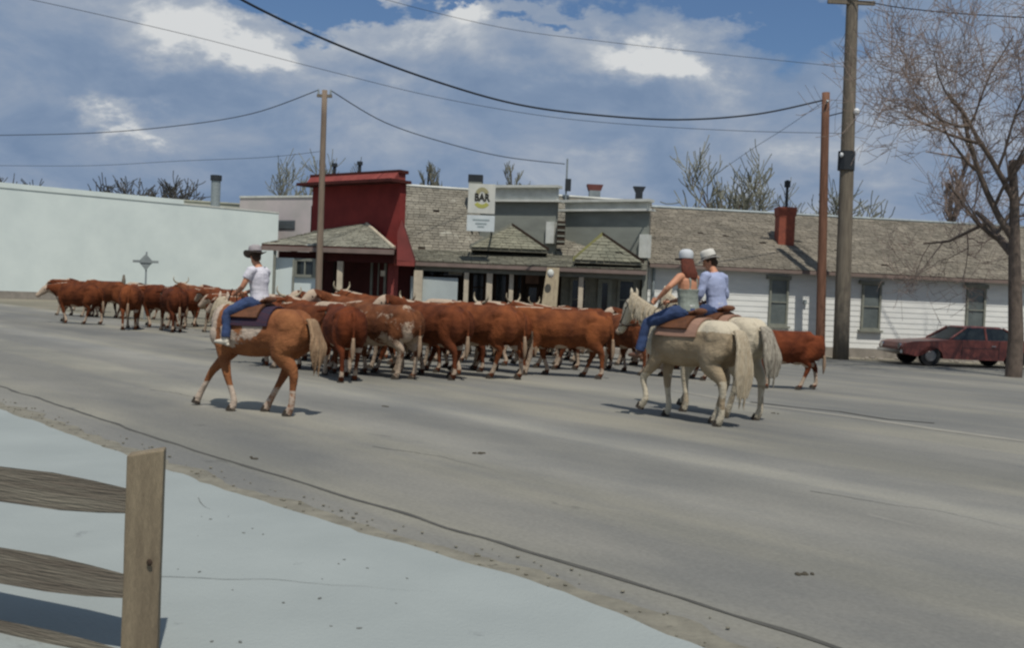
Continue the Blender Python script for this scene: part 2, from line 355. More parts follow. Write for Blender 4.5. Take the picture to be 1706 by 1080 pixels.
# small stones and clods in the grit
b = MB(); rs = random.Random(3)
for i in range(700):
    p = rs.choice(rag[3:-2]); q = p + SN*rs.uniform(-0.02,0.5) + SD*rs.uniform(-0.1,0.1); r = rs.uniform(0.004,0.013)
    b.ell((q.x,q.y,0.01+r*0.4), (r*rs.uniform(1,1.8), r, r*0.6), rot=(0,0,rs.uniform(0,3)), seg=6, rings=4)
b.build('gravel', M_grit, kind='stuff', label='scattered small stones and grit along the pavement edge')
rs = random.Random(17)
def crack(p, d, L, w, z, m, name, seed):
    r = random.Random(seed); b = MB(); pts = [p]; dd = d.copy()
    for i in range(int(L/0.07)):
        dd = (dd+Vector((r.uniform(-1,1),r.uniform(-1,1),0))*0.28+d*0.15).normalized(); pts.append(pts[-1]+dd*0.07)
    for i in range(len(pts)-1):
        t = (pts[i+1]-pts[i]).normalized(); n_ = Vector((-t.y,t.x,0)); w0 = w*(1-i/len(pts))*r.uniform(.6,1.2); w1 = w*(1-(i+1)/len(pts))
        b.poly([Vector((q.x,q.y,z)) for q in (pts[i]-n_*w0/2, pts[i]+n_*w0/2, pts[i+1]+n_*w1/2, pts[i+1]-n_*w1/2)])
    return b.build(name, m, kind='structure', fixn=False)
M_crk = mat('hairline_crack', (0.12,0.125,0.115), (0.17,0.175,0.165), scale=9, bump=0)
for k, (px, py, ang, L) in enumerate(((262,962,-4,1.5),(330,830,-60,0.5))):
    crack(G(px,py,ZW), Vector((math.cos(R(ang)),math.sin(R(ang)),0)), L, 0.007, ZW+0.004, M_crk, 'pavement_crack', 40+k)
M_crk2 = mat('asphalt_crack', (0.075,0.073,0.065), (0.10,0.098,0.088), scale=9, bump=0)
for k, (px, py, ang, L) in enumerate(((620,745,-38,2.0),(1350,820,-40,2.2),(250,650,-42,3.0))):
    crack(G(px,py), Vector((math.cos(R(ang)),math.sin(R(ang)),0)), L, 0.014, 0.010, M_crk2, 'asphalt_crack', 60+k)
b = MB()
for px, py in ((800,757),(418,765),(1346,962),(1290,690),(640,678)):
    p = G(px,py)
    for j in range(4): b.ell((p.x+rs.uniform(-.06,.06),p.y+rs.uniform(-.05,.05),0.008),(rs.uniform(.012,.032),rs.uniform(.012,.03),.010),seg=8,rings=4)
b.build('droppings', mat('dried_dung',(0.07,0.06,0.04),(0.05,0.042,0.03),scale=9), kind='stuff', label='dark dried droppings scattered over the road')
b = MB()
for k in range(45):
    p = G(rs.uniform(150,1100), rs.uniform(790,1075), ZW); r = rs.uniform(.003,.009)
    if (p-edge[0]).dot(SN) < -0.05: b.ell((p.x,p.y,ZW+r*.4),(r*rs.uniform(1,2.5),r,r*.6),rot=(0,0,rs.uniform(0,3)),seg=5,rings=3)
b.build('pavement_grit', M_crk, kind='stuff', label='specks of grit and twigs on the pale pavement')
def strip(name, pix, w, z, m, jit=0.01, step=0.15, z0=0.0):
    pts = [G(*p) for p in pix]; out = []
    for i in range(len(pts)-1):
        L = (pts[i+1]-pts[i]).length; k = max(1, int(L/step))
        for j in range(k): out.append(pts[i].lerp(pts[i+1], j/k))
    out.append(pts[-1]); b = MB(); A, B = [], []
    for i, p in enumerate(out):
        t = (out[min(i+1,len(out)-1)]-out[max(i-1,0)]).normalized(); n_ = Vector((-t.y,t.x,0))
        c = p + n_*jit*noise.noise(p*1.7)*2; ww = w*(0.8+0.5*noise.noise(p*3.3))/2
        A.append(Vector((c.x,c.y,z))+n_*ww); B.append(Vector((c.x,c.y,z))-n_*ww)
    for i in range(len(A)-1): b.poly([A[i],A[i+1],B[i+1],B[i]])
    return b.build(name, m, kind='structure', fixn=False)
M_tar = mat('tar_seam', (0.065,0.063,0.055), (0.09,0.087,0.075), scale=5, bump=0)
M_pale = mat('pale_worn_asphalt', (0.26,0.245,0.205), (0.21,0.20,0.17), scale=2, bump=0.2, stretch=(1,1,1))
strip('road_seam', [(-260,565),(-100,612),(60,664),(140,690),(290,741),(400,777),(470,797),(520,811),(700,866),(860,915),(1000,957),(1130,997),(1260,1041),(1420,1094)], 0.05, 0.008, M_tar, 0.025)
strip('road_edge_band', [(1120,652),(1280,678),(1400,693),(1560,716),(1706,737)], 0.28, 0.008, M_pale, 0.06, 0.5)
strip('road_crack', [(1250,671),(1330,680),(1400,687),(1480,700),(1556,707)], 0.10, 0.012, M_tar, 0.06, 0.4)
#strip('road_band', [(-60,545),(140,583),(350,616),(600,660),(860,706),(1100,752),(1340,800),(1706,880)], 0.55, 0.0075, mat('pale_lane_wear', (0.225,0.215,0.185), (0.195,0.19,0.165), scale=1.5, bump=0.2), 0.15, 0.5)

# ------------------------------------------------------------------ generic building pieces
def shingled(p0, p1, p2, p3, cw, ch, name, m, parent, thick=0.02, seed=1):
    """laid shingles: p0-p1 along the eave, p3-p2 along the ridge"""
    r = random.Random(seed); b = MB(); p0,p1,p2,p3 = map(Vector,(p0,p1,p2,p3))
    nrm = (p1-p0).cross(p3-p0).normalized()
    if nrm.z < 0: nrm = -nrm
    rows = max(1, int(((p3-p0).length+(p2-p1).length)/2/ch))
    for i in range(rows):
        a = i/rows; c = (i+1.25)/rows; A0 = p0.lerp(p3,a); A1 = p1.lerp(p2,a); B0 = p0.lerp(p3,min(c,1.0)); B1 = p1.lerp(p2,min(c,1.0))
        n = max(1, int((A1-A0).length/cw)); off = r.random()*0.8
        x = 0.0; cuts = [0.0]
        while x < n: x += r.uniform(0.7,1.3); cuts.append(min(x,n))
        rt = 1+0.08*(r.random()-0.5)
        for j in range(len(cuts)-1):
            s, e = cuts[j]/n, cuts[j+1]/n-0.06/n
            if e <= s: continue
            if r.random() < 0.004: continue
            lift = nrm*(thick*r.uniform(0.8,1.7)); t = rt*r.uniform(0.84,1.08)*(0.85 if r.random()<0.05 else 1)*(1.2 if r.random()<0.03 else 1)
            q0 = A0.lerp(A1,s); q1 = A0.lerp(A1,e); q2 = B0.lerp(B1,e); q3 = B0.lerp(B1,s); sg = (p0-p3).normalized()*r.uniform(0,ch*0.08)
            b.poly([q0+lift+sg, q1+lift+sg, q2+nrm*0.006, q3+nrm*0.006], t); b.poly([q0+sg-nrm*0.02, q1+sg-nrm*0.02, q1+lift+sg, q0+lift+sg], t*0.8)
    return b.build(name, m, parent, tones=True, kind='stuff', fixn=False)
def window(parent, A, B, px0, px1, py0, py1, mglass, mframe, off=0.05, bars=1, vbars=0, fw=0.08, name='window', sill=False):
    """window on wall plane A->B from photo pixels"""
    a = onp(px0, (py0+py1)/2, A, B); c = onp(px1, (py0+py1)/2, A, B); zt = onp((px0+px1)/2, py0, A, B).z; zb = onp((px0+px1)/2, py1, A, B).z
    u = (c-a); u.z = 0; L = u.length; u.normalize()
    fr = MB()
    fr.wall(a, a+u*fw, zb, zt, 0.06+off, off); fr.wall(c-u*fw, c, zb, zt, 0.06+off, off)
    fr.wall(a+u*fw, c-u*fw, zt-fw, zt, 0.06+off, off-0.002); fr.wall(a+u*fw, c-u*fw, zb, zb+fw, 0.06+off, off-0.002)
    w = fr.build(name, mframe, parent)
    W = MB(); W.wall(a+u*fw, c-u*fw, zb+fw, zt-fw, 0.02, off-0.045)
    o = bpy.data.objects.new('pane', W.mesh('pane', parent_world(parent))); o.data.materials.append(mglass); COL.objects.link(o); o.parent = w
    q = MB(); n = 0
    for k in range(bars):
        z = lerp(zb, zt, (k+1)/(bars+1)); q.wall(a+u*fw, c-u*fw, z-0.02, z+0.02, 0.04, off-0.012); n += 1
    for k in range(vbars):
        x = a+u*(L*(k+1)/(vbars+1)); q.wall(x-u*0.02, x+u*0.02, zb+fw, zt-fw, 0.04, off-0.010); n += 1
    if n:
        o = bpy.data.objects.new('sash_bar', q.mesh('sash_bar', parent_world(parent))); o.data.materials.append(mframe); COL.objects.link(o); o.parent = w
    if sill:
        q = MB(); q.wall(a-u*0.08, c+u*0.08, zb-0.07, zb, 0.1+off, off+0.06)
        o = bpy.data.objects.new('sill', q.mesh('sill', parent_world(parent))); o.data.materials.append(mframe); COL.objects.link(o); o.parent = w
    return w
def panel(parent, name, A, B, px0, px1, py0, py1, m, off=0.03, t=0.03):
    a = onp(px0,(py0+py1)/2,A,B); c = onp(px1,(py0+py1)/2,A,B); zt = onp((px0+px1)/2,py0,A,B).z; zb = max(0.02, onp((px0+px1)/2,py1,A,B).z)
    b = MB(); b.wall(a, c, zb, zt, t, off); return b.build(name, m, parent)
def post(parent, px, py, D, ztop, w, m, name='porch_post', cap=False):
    p = P(px, py, D); b = MB(); b.box((p.x,p.y,ztop/2), (w,w,ztop))
    if cap: b.box((p.x,p.y,ztop-0.09), (w*1.5,w*1.5,0.05)); b.box((p.x,p.y,0.1), (w*1.35,w*1.35,0.2))
    return b.build(name, m, parent)

# ------------------------------------------------------------------ the long white building on the left
A = P(-40, 450, 66.5); B = P(461, 450, 80.5); zt = onp(330, 343, A, B).z
wb = thing('white_building', (A.x,A.y,0), 'long low pale plastered building whose blank side wall fills the left', 'building')
b = MB(); b.wall(A, B, 0, zt, 0.4); uu = (B-A).normalized(); nn = Vector((uu.y,-uu.x,0))
b.wall(A, A-nn*18, 0, zt, 0.4); b.build('wall', M_white, wb)
b = MB(); b.slab([Vector((A.x,A.y,zt-0.25))-nn*0.3, Vector((B.x,B.y,zt-0.25))-nn*0.3, Vector((B.x,B.y,zt-0.25))-nn*18, Vector((A.x,A.y,zt-0.25))-nn*18], 0.15); b.build('roof', M_tan, wb)
m1 = A.lerp(B, 0.64)
b = MB(); b.wall(A, m1, zt, zt+0.34, 0.4, 0.05); b.build('raised_parapet', M_white, wb)
b = MB(); b.wall(m1+uu*0.01, B, zt, zt+0.10, 0.45, 0.04); b.build('coping', M_trim, wb)
b = MB(); b.wall(A, B, 0, 0.5, 0.1, 0.06); b.build('plinth', M_found, wb)
# tan parapet wall and pink stucco building behind
A2 = P(285, 340, 88); B2 = P(412, 340, 90)
tb = thing('tan_building', (A2.x,A2.y,0), 'low tan building just showing over the white wall by the flue', 'building')
b = MB(); zt2 = hz(88, 300, 334); b.wall(A2, B2, 0, zt2, 10); b.build('wall', M_tan, tb)
b = MB(); b.wall(A2-Vector((.1,0,0)), B2, zt2, zt2+0.12, 10.2, 0.1); b.build('coping', M_tan, tb)
A3 = P(398, 380, 84.5); B3 = P(560, 380, 80)
pb = thing('pink_building', (A3.x,A3.y,0), 'pinkish stucco building with a small grey vent behind the red store', 'building')
zt3 = hz(84, 430, 330); b = MB(); b.wall(A3, B3, 0, zt3, 12); b.build('wall', M_pink, pb)
b = MB(); b.wall(A3, B3, zt3, zt3+0.15, 12, 0.08); b.build('coping', M_trim, pb)
panel(pb, 'vent', A3, B3, 464, 492, 367, 382, mat('vent_grey', (0.13,0.14,0.15)), 0.06, 0.05)
q = onp(464, 374, A3, B3); q2 = onp(492, 374, A3, B3)
for k in range(4):
    b = MB(); z = q.z-0.27+k*0.16; b.wall(q, q2, z, z+0.04, 0.05, 0.10); b.build('louvre', M_galv, pb)
# flue
p = P(359, 330, 82); 
fl = thing('metal_flue', (p.x,p.y,hz(82,359,350)), 'tall grey metal flue with black cap above the left white wall', 'flue')
zf = hz(82,359,292); z0 = hz(82,359,352)
b = MB(); b.tube([(p.x,p.y,z0-2),(p.x,p.y,zf-0.45)], [0.36,0.36], 14); b.build('pipe', M_galv, fl, smooth=False)
b = MB(); b.tube([(p.x,p.y,zf-0.42),(p.x,p.y,zf)], [0.44,0.44], 14); b.build('cap', M_black, fl)
# street name sign
p = P(243, 460, 42)
ss = thing('street_sign', (p.x,p.y,0), 'grey cross-shaped sign on a thin pole in front of the white wall', 'sign')
b = MB(); b.tube([(p.x,p.y,0),(p.x,p.y,2.75)], [0.035,0.035], 8); b.build('pole', M_galv, ss)
M_sgn = mat('faded_sign_face', (0.26,0.29,0.28), (0.20,0.22,0.22), rough=0.5, scale=5, bump=0)
zc = hz(42, 243, 436)
b = MB(); b.extr([(p.x-0.30,p.y-0.06,zc),(p.x,p.y-0.06,zc+0.32),(p.x+0.30,p.y-0.06,zc),(p.x,p.y-0.06,zc-0.36)], (0,0.02,0)); b.build('diamond_panel', M_sgn, ss)
b = MB(); b.extr([(p.x-0.52,p.y-0.09,zc-0.05),(p.x+0.52,p.y-0.09,zc-0.05),(p.x+0.52,p.y-0.09,zc+0.05),(p.x-0.52,p.y-0.09,zc+0.05)], (0,0.02,0)); b.build('arrow_blade', M_sgn, ss)
# small post top behind the cattle
p = P(206, 470, 46)
tag(p and (lambda b: (b.tube([(p.x,p.y,0),(p.x,p.y,1.55),(p.x,p.y,1.8)], [0.09,0.09,0.04], 8), b.build('short_post', M_pole, label='short dark wooden post behind the leftmost cattle', cat='post'))[1])(MB()))

# ------------------------------------------------------------------ red store
RA = P(521, 320, 34.0); RB = P(667, 320, 31.5)
ru = (RB-RA); ru.z = 0; ru.normalize(); rn = Vector((ru.y,-ru.x,0))
rs_ = thing('red_store', (RA.x,RA.y,0), 'red false-fronted store with a hipped porch roof beside the pink wall', 'building')
ztop = hz(31.5, 665, 283); zled = hz(31.5, 665, 305)
b = MB(); b.wall(RA, RB, 0, zled, 0.25); b.build('false_front', M_red, rs_)
b = MB(); b.wall(RA-ru*0.18, RB+ru*0.12, zled, zled+0.09, 0.9, 0.55); b.build('cornice_ledge', M_dred, rs_)
b = MB(); zz = zled+0.09; A_ = RA; 
b.extr([RA+rn*0.30+Vector((0,0,zz-RA.z)), RA-rn*0.2+Vector((0,0,zz-RA.z)), RA-rn*0.2+Vector((0,0,ztop-RA.z)), RA+rn*0.05+Vector((0,0,ztop-RA.z))], (RB-RA)*Vector((1,1,0)).length*0+ (ru*(RB-RA).length))
b.build('parapet', M_redlt, rs_)
b = MB(); b.wall(RA-ru*0.03, RB+ru*0.05, ztop-0.1, ztop, 0.4, 0.12); b.build('parapet_cap', M_dred, rs_)
bk = Vector((-0.16,1,0))*8.0; bkn = bk/8
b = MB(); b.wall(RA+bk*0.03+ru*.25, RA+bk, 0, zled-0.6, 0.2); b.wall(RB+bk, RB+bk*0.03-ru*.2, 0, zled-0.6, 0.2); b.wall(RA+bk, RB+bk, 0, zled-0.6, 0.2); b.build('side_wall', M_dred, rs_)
b = MB(); b.slab([RA*Vector((1,1,0)).length*0+Vector((RA.x,RA.y,zled-0.25))-rn*0.26, Vector((RB.x,RB.y,zled-0.25))-rn*0.26, Vector((RB.x,RB.y,zled-0.6))+bk, Vector((RA.x,RA.y,zled-0.6))+bk], 0.12); b.build('roof', M_brown, rs_)
for px_, pyt in ((557,272),(599,269)):
    p = P(px_, 285, 36); zt_ = hz(36, px_, pyt); b = MB(); b.tube([(p.x,p.y,zled-0.6),(p.x,p.y,zt_)], [0.06,0.06], 8); b.tube([(p.x,p.y,zt_-0.12),(p.x,p.y,zt_)], [0.1,0.1], 8); b.build('vent_pipe', M_black, rs_)
# porch
def at_z(px, py, z): return G(px, py, z)
zE = 2.84
E0 = P(436, 411, 31.6); E0.z = zE; E1 = P(657, 415, 30.6); E1.z = zE
K1 = onp(612, 374, RA, RB)+rn*0.03; K0 = onp(536, 384, RA, RB)+rn*0.05
W1 = RB+rn*0.03; W1 = Vector((W1.x,W1.y,zE+0.02)); W0 = Vector((E0.x+0.4, E0.y+3.2, zE+0.02))
Km = K0
b = MB()
b.slab([E0,E1,K1], 0.10); b.slab([E0,K1,K0], 0.10); b.slab([E1,W1,K1], 0.10); b.slab([W0,E0,K0], 0.10)
b.build('porch_roof_deck', M_dred, rs_)
M_roofs = mat('silvered_shingle', (0.29,0.28,0.22), (0.20,0.195,0.155), scale=0.9, bump=0.5, bscale=25, attr='tone', spots=(1.1,0.60,(0.40,0.42,0.37)))
up = Vector((0,0,0.012))
shingled(E0+up, E1+up, K1+up, K1+up, 0.2, 0.17, 'porch_shingles', M_roofs, rs_, seed=4)
shingled(E0+up, K1+up, K1+up, K0+up, 0.2, 0.17, 'porch_shingles', M_roofs, rs_, seed=5)
b = MB(); u_ = (E1-E0).normalized(); b.wall(E0, E1, zE-0.17, zE-0.03, 0.05, 0.045); b.build('porch_fascia', M_gutter, rs_)
b = MB(); b.wall(E0+u_*0.4, E1-u_*0.1, zE-0.42, zE-0.17, 0.16, -0.35); b.build('porch_beam', M_dred, rs_)
b = MB(); b.tube([K1+Vector((0,0,.03)), E1+Vector((0,0,.03))], [0.045,0.045], 6); b.build('hip_cap', M_cream, rs_)
post(rs_, 457, 450, 31.55, zE-0.17, 0.08, M_gtrim, cap=False); post(rs_, 489, 450, 31.3, zE-0.42, 0.06, M_gtrim, cap=False)
post(rs_, 567, 450, 31.3, zE-0.42, 0.17, M_cream)
# store front under the porch (white part on the left belongs to a small annex)
C0 = P(455, 450, 31.75); C1 = P(533, 450, 31.25)
b = MB(); b.wall(C0, C1, 0, hz(31.5,490,430), 0.12); b.build('white_front_wall', M_white, rs_)
window(rs_, C0, C1, 492, 527, 431, 462, M_glass, M_gtrim, 0.08, bars=0, vbars=1)
D0, D1 = RA, RB
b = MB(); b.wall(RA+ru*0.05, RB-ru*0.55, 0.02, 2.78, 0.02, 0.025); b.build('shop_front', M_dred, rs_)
window(rs_, RA, RB, 536, 560, 432, 496, M_curt, M_brown, 0.06, bars=0, name='door')
window(rs_, RA, RB, 619, 645, 430, 500, M_curt, M_gtrim, 0.06, bars=0, vbars=1, fw=0.09)
b = MB(); p = onp(657, 450, RA, RB); b.box((p.x,p.y-0.15,1.5), (0.3,0.3,3.0)); b.build('pier', M_redlt, rs_)
panel(rs_, 'notice', RA, RB, 648, 655, 452, 461, M_cream, 0.36, 0.02)
# flared red wing to the right
w0 = P(662, 388, 31.2); w1 = P(669, 366, 31.4); w2 = P(691, 436, 30.9); w3 = P(661, 434, 30.8)
b = MB(); b.extr([w0, w1, w2, w3], (0,0.5,0)); b.build('flared_wing', mat('dull_red_paint',(0.14,0.027,0.023),(0.10,0.02,0.017),scale=2), rs_)
wz = P(660,440,31.4); wy = P(690,440,31.6)
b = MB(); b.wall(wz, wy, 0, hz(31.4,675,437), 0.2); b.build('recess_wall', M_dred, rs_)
b = MB(); b.wall(w3+Vector((0,0.02,0)), w2, w2.z-0.14, w2.z-0.005, 0.14, 0.03); b.build('wing_trim', M_redlt, rs_)

# ------------------------------------------------------------------ grey shop row
row = thing('gray_shop_row', (P(690,440,33)).to_tuple()[:2]+(0,), 'row of grey shops with shingled roof, long low porch and two false fronts', 'building')
FW0 = P(686, 450, 33.4); FW1 = P(1074, 450, 32.9)
fu = (FW1-FW0); fu.z = 0; fl_ = fu.length; fu.normalize(); fn = Vector((fu.y,-fu.x,0))
zW = 2.93
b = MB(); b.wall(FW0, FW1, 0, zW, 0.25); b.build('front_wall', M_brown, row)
rL = P(664, 311, 36.4); rR = P(1086, 341, 36.4); zr = hz(36.4, 700, 311)
eL = P(676, 418, 33.2); eR = P(1080, 424, 32.7)
q0 = Vector((eL.x-0.1,eL.y,zW)); q1 = Vector((eR.x,eR.y,zW)); q2 = Vector((rR.x,36.4,zr-0.25)); q3 = Vector((rL.x,36.6,zr))
b = MB(); b.slab([q0,q1,q2,q3], 0.1); b.slab([q3,q2,q2+Vector((0,3.4,-2.3)),q3+Vector((0,3.4,-2.3))], 0.1); b.build('roof_deck', M_brown, row)
shingled(q0+up,q1+up,q2+up,q3+up, 0.22, 0.17, 'roof_shingles', M_roofp, row, seed=11)
b = MB(); b.tube([q3+Vector((0,0,.05)), q2+Vector((0,0,.05))], [0.06,0.06], 6); b.build('ridge_cap', M_trim, row)
b = MB(); b.extr([Vector((q0.x,q0.y,0)),Vector((q3.x,q3.y+3.4,0)),Vector((q3.x,q3.y+3.4,zW)),q3-Vector((0,0,.1)),q0-Vector((0,0,.1))], (0.15,0,0)); b.build('gable_end', M_gray, row)
b = MB(); b.extr([Vector((q1.x,q1.y,0)),Vector((q2.x,q2.y+3.4,0)),Vector((q2.x,q2.y+3.4,zW)),q2-Vector((0,0,.1)),q1-Vector((0,0,.1))], (-0.15,0,0)); b.build('gable_end', M_gray, row)
b = MB(); b.wall((q3.x,q3.y+3.4),(q2.x,q2.y+3.4),0,zW,0.2); b.build('rear_wall', M_gray, row)
# porch
zP = 2.52
g0 = P(684, 436, 31.3); g1 = P(1078, 446, 30.7); g0.z = g1.z = zP
h0 = Vector((q0.x,q0.y-0.02,zW+0.02)); h1 = Vector((q1.x,q1.y-0.02,zW+0.02))
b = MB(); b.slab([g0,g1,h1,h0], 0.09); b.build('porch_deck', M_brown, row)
shingled(g0+up,g1+up,h1+up,h0+up, 0.25, 0.2, 'porch_shingles', M_roofg, row, seed=21)
b = MB(); b.wall(g0, g1, zP-0.13, zP-0.02, 0.06, 0.05); b.build('gutter', M_gutter, row)
b = MB(); b.wall(g0+fu*0.1, g1-fu*0.1, zP-0.27, zP-0.13, 0.12, -0.2); b.build('porch_beam', M_gtrim, row)
for px_, w_, m_ in ((697,0.26,M_cream),(777,0.14,M_cream),(815.5,0.18,M_cream),(852,0.13,M_cream),(968,0.14,M_cream)):
    post(row, px_, 470, 31.35 if px_ < 900 else 31.1, zP-0.27, w_, m_)
# false fronts
def false_front(px0, px1, pyt, pyb, DL, DR, m, nm, band=0.42, pil=None):
    a = P(px0, pyt+60, DL); c = P(px1, pyt+60, DR); u = (c-a); u.z = 0; u.normalize()
    zt_ = hz(DR, px1, pyt); zb_ = 2.6
    b = MB(); b.wall(a, c, zb_, zt_-band, 0.18); b.build(nm, m, row)
    b = MB(); b.wall(a, c, zt_-band, zt_-0.08, 0.2, 0.03); b.build('cornice_band', M_trim, row)
    b = MB(); b.wall(a-u*0.12, c+u*0.1, zt_-0.08, zt_, 0.42, 0.2); b.build('cornice_cap', M_trim if pil else M_gtrim, row)
    b = MB(); b.wall(a-u*0.2, c+u*0.16, zt_-band-0.07, zt_-band, 0.4, 0.18); b.build('cornice_ledge', M_trim, row)
    if pil:
        x0, x1, y0, y1 = pil
        p0 = onp(x0,y0,a,c); p1 = onp(x1,y1,a,c); b = MB()
        b.wall(p0, p1, p1.z, p0.z, 0.3, 0.16); b.build('bracket', M_trim, row)
    # raking side cheeks back to the roof
    b = MB(); nn_ = Vector((u.y,-u.x,0))
    for e, k_ in ((a,1), (c,-1)):
        q = e+u*0.15*k_+Vector((0,0.2,0)); b = MB(); b.wall(q, q+Vector((e.x/e.y,1,0))*2.0, zb_, zt_-band-0.4, 0.1); b.build('cheek', m, row)
    return a, c
ff1 = false_front(800, 926, 309, 400, 33.9, 32.9, M_gray, 'false_front', 0.46, (913,925,370,406))
ff2 = false_front(940, 1078, 332, 420, 33.8, 32.3, M_gray, 'false_front', 0.30, (1069,1081,391,430))
b = MB(); p0 = P(928, 388, 32.7); b.box((p0.x+0.12,p0.y,p0.z), (0.26,0.3,0.75)); b.build('louvre_box', M_brown, row)
for k in range(4):
    b = MB(); b.box((p0.x+0.12,p0.y-0.16,p0.z-0.28+k*0.18), (0.24,0.03,0.05)); b.build('louvre', M_gtrim, row)
# porch gables
def gable(pxl, pxr, pyb, pxa, pya, D, depth, mface, mleft):
    l = P(pxl,pyb,D); r = P(pxr,pyb,D); a = P(pxa,pya,D); l.z = r.z = (l.z+r.z)/2
    bk = Vector((0,depth,0))
    a = a+(a-O)*(0.75/a.y); b = MB(); b.slab([l+Vector((0.02,0.0,0.02)),r+Vector((-0.02,0.0,0.02)),a+Vector((0,0,0.02))], 0.06); b.build('gable_face', M_roofg, row, tones=True); shingled(l+Vector((0,-.02,.05)), r+Vector((0,-.02,.05)), a.lerp(r,.03)+Vector((0,0,.05)), a.lerp(l,.03)+Vector((0,0,.05)), .22, .17, 'gable_shingles', mface, row, seed=int(pxa))
    b = MB(); b.slab([l, a, a+bk, l+bk], 0.07); b.slab([a, r, r+bk, a+bk], 0.07); b.build('gable_roof', M_roofg, row, tones=True)
    rk = MB(); d = (a-l).normalized()
    rk.slab([l+Vector((-.05,-.05,.12)), a+Vector((0,-.05,.13)), a+Vector((0,.10,.13)), l+Vector((-.05,.10,.12))], 0.13); rk.build('rake_board', mleft, row)
    rk = MB(); rk.slab([a+Vector((0.01,-.03,.128)), r+Vector((.05,-.03,.118)), r+Vector((.05,.08,.118)), a+Vector((0.01,.08,.128))], 0.1); rk.build('rake_board', M_brown, row)
M_moss = mat('mossy_yellow_board', (0.30,0.29,0.10), (0.22,0.215,0.10), scale=4)
gable(785, 912, 417, 852, 378, 32.2, 2.2, M_roofg if False else mat('gable_shingle',(0.22,0.212,0.155),(0.15,0.15,0.11),scale=1.4,attr='tone'), M_gtrim)
gable(957, 1070, 438, 1003, 394, 30.85, 2.4, MATS['gable_shingle'], M_moss)
# shop front pieces
window(row, FW0, FW1, 701, 774, 438, 463, M_glass, M_brown, 0.05, bars=0, vbars=1)
panel(row, 'counter_panel', FW0, FW1, 700, 774, 464, 520, mat('bluish_gray_panel',(0.46,0.51,0.49),(0.38,0.42,0.41),scale=1.2), 1.95, 0.06)
panel(row, 'window_card', FW0, FW1, 748, 771, 447, 458, M_trim, 0.10, 0.02)
window(row, FW0, FW1, 784, 809, 438, 520, M_glass, M_brown, 0.05, bars=1)
window(row, FW0, FW1, 822, 846, 440, 545, M_glass, M_brown, 0.06, bars=0, name='door')
window(row, FW0, FW1, 858, 872, 445, 520, M_glass, M_brown, 0.05, bars=1)
panel(row, 'door_transom', FW0, FW1, 876, 898, 448, 473, mat('faded_pink_board',(0.20,0.13,0.10),(0.14,0.09,0.07)), 0.06, 0.03)
window(row, FW0, FW1, 876, 897, 475, 548, M_glass, M_brown, 0.06, bars=0, name='door')
panel(row, 'sage_front', FW0, FW1, 934, 1066, 437, 560, M_gtrim, 0.04, 0.03)
window(row, FW0, FW1, 949, 978, 444, 459, M_glass, M_gtrim, 0.10, bars=0)
window(row, FW0, FW1, 949, 978, 463, 535, M_glass, M_gtrim, 0.10, bars=1)
window(row, FW0, FW1, 993, 1018, 444, 461, M_glass, M_gtrim, 0.10, bars=0)
window(row, FW0, FW1, 995, 1018, 465, 552, M_glass, mat('sage_door',(0.27,0.29,0.25),(0.22,0.235,0.205)), 0.12, bars=0, fw=0.13, name='door')
window(row, FW0, FW1, 1028, 1058, 446, 461, M_curt, M_gtrim, 0.10, bars=0)
window(row, FW0, FW1, 1028, 1058, 465, 535, M_glass, M_gtrim, 0.10, bars=1)
b = MB(); b.slab([Vector((g0.x,g0.y+0.1,0.14)),Vector((g1.x,g1.y+0.1,0.14)),Vector((FW1.x,FW1.y-0.06,0.14)),Vector((FW0.x,FW0.y-0.06,0.14))], 0.13); b.build('porch_floor', M_found, row)
# leaning pale board with its round lamp
a = P(908, 545, 30.3); a.z = 0; c = P(921, 446, 30.9)
lb = thing('leaning_board', a, 'wide pale weathered board leaning against the porch eave', 'board')
b = MB(); b.box8([a+Vector((-.28,-.03,0)),a+Vector((.28,-.03,0)),a+Vector((.28,.03,0)),a+Vector((-.28,.03,0)),c+Vector((-.17,-.03,0)),c+Vector((.2,-.03,0)),c+Vector((.2,.03,0)),c+Vector((-.17,.03,0))])
b.build('plank', mat('bleached_board',(0.38,0.32,0.21),(0.27,0.22,0.15),scale=3,stretch=(5,5,0.6)), lb)
b = MB(); p = P(917, 456, 30.6); b.ell(p+Vector((0,-.1,0)), (0.10,0.08,0.13)); b.build('knob', M_trim, lb, smooth=True)
# chimneys and pipes on the row's roofs
def chimney(px, pyt, pyb, wpx, D, name, label, m, capm, cat='chimney', flare=1.0, caph=0.25):
    p = P(px, pyb, D); zt_ = hz(D, px, pyt); w = wpx*D/F; t = thing(name, (p.x,p.y,p.z-0.5), label, cat)
    b = MB(); h = zt_-caph; b.box8([Vector((p.x+x*w/2*0.9,p.y+y*w/2,z)) for z in (p.z-0.5,h) for x,y in ((-1,-1),(1,-1),(1,1),(-1,1))]); b.build('stack', m, t)
    b = MB(); b.box8([Vector((p.x+x*w/2*(1 if z==h else flare),p.y+y*w/2,z)) for z in (h,zt_) for x,y in ((-1,-1),(1,-1),(1,1),(-1,1))]); b.build('cap', capm, t)
    return t
chimney(792, 292, 312, 24, 35.5, 'chimney', 'black capped chimney right behind the upright shop sign', M_gray, M_black, flare=1.0)
chimney(990, 308, 330, 20, 37, 'chimney', 'flared red-brown chimney behind the right grey false front', M_galv, mat('redbrown_brick',(0.16,0.06,0.05),(0.12,0.045,0.04)), flare=1.35, caph=0.22)
t = chimney(1064, 311, 336, 12, 38, 'roof_vent', 'dark turbine vent on the roof above the right false front corner', M_black, M_black, 'roof vent', flare=1.7, caph=0.2)
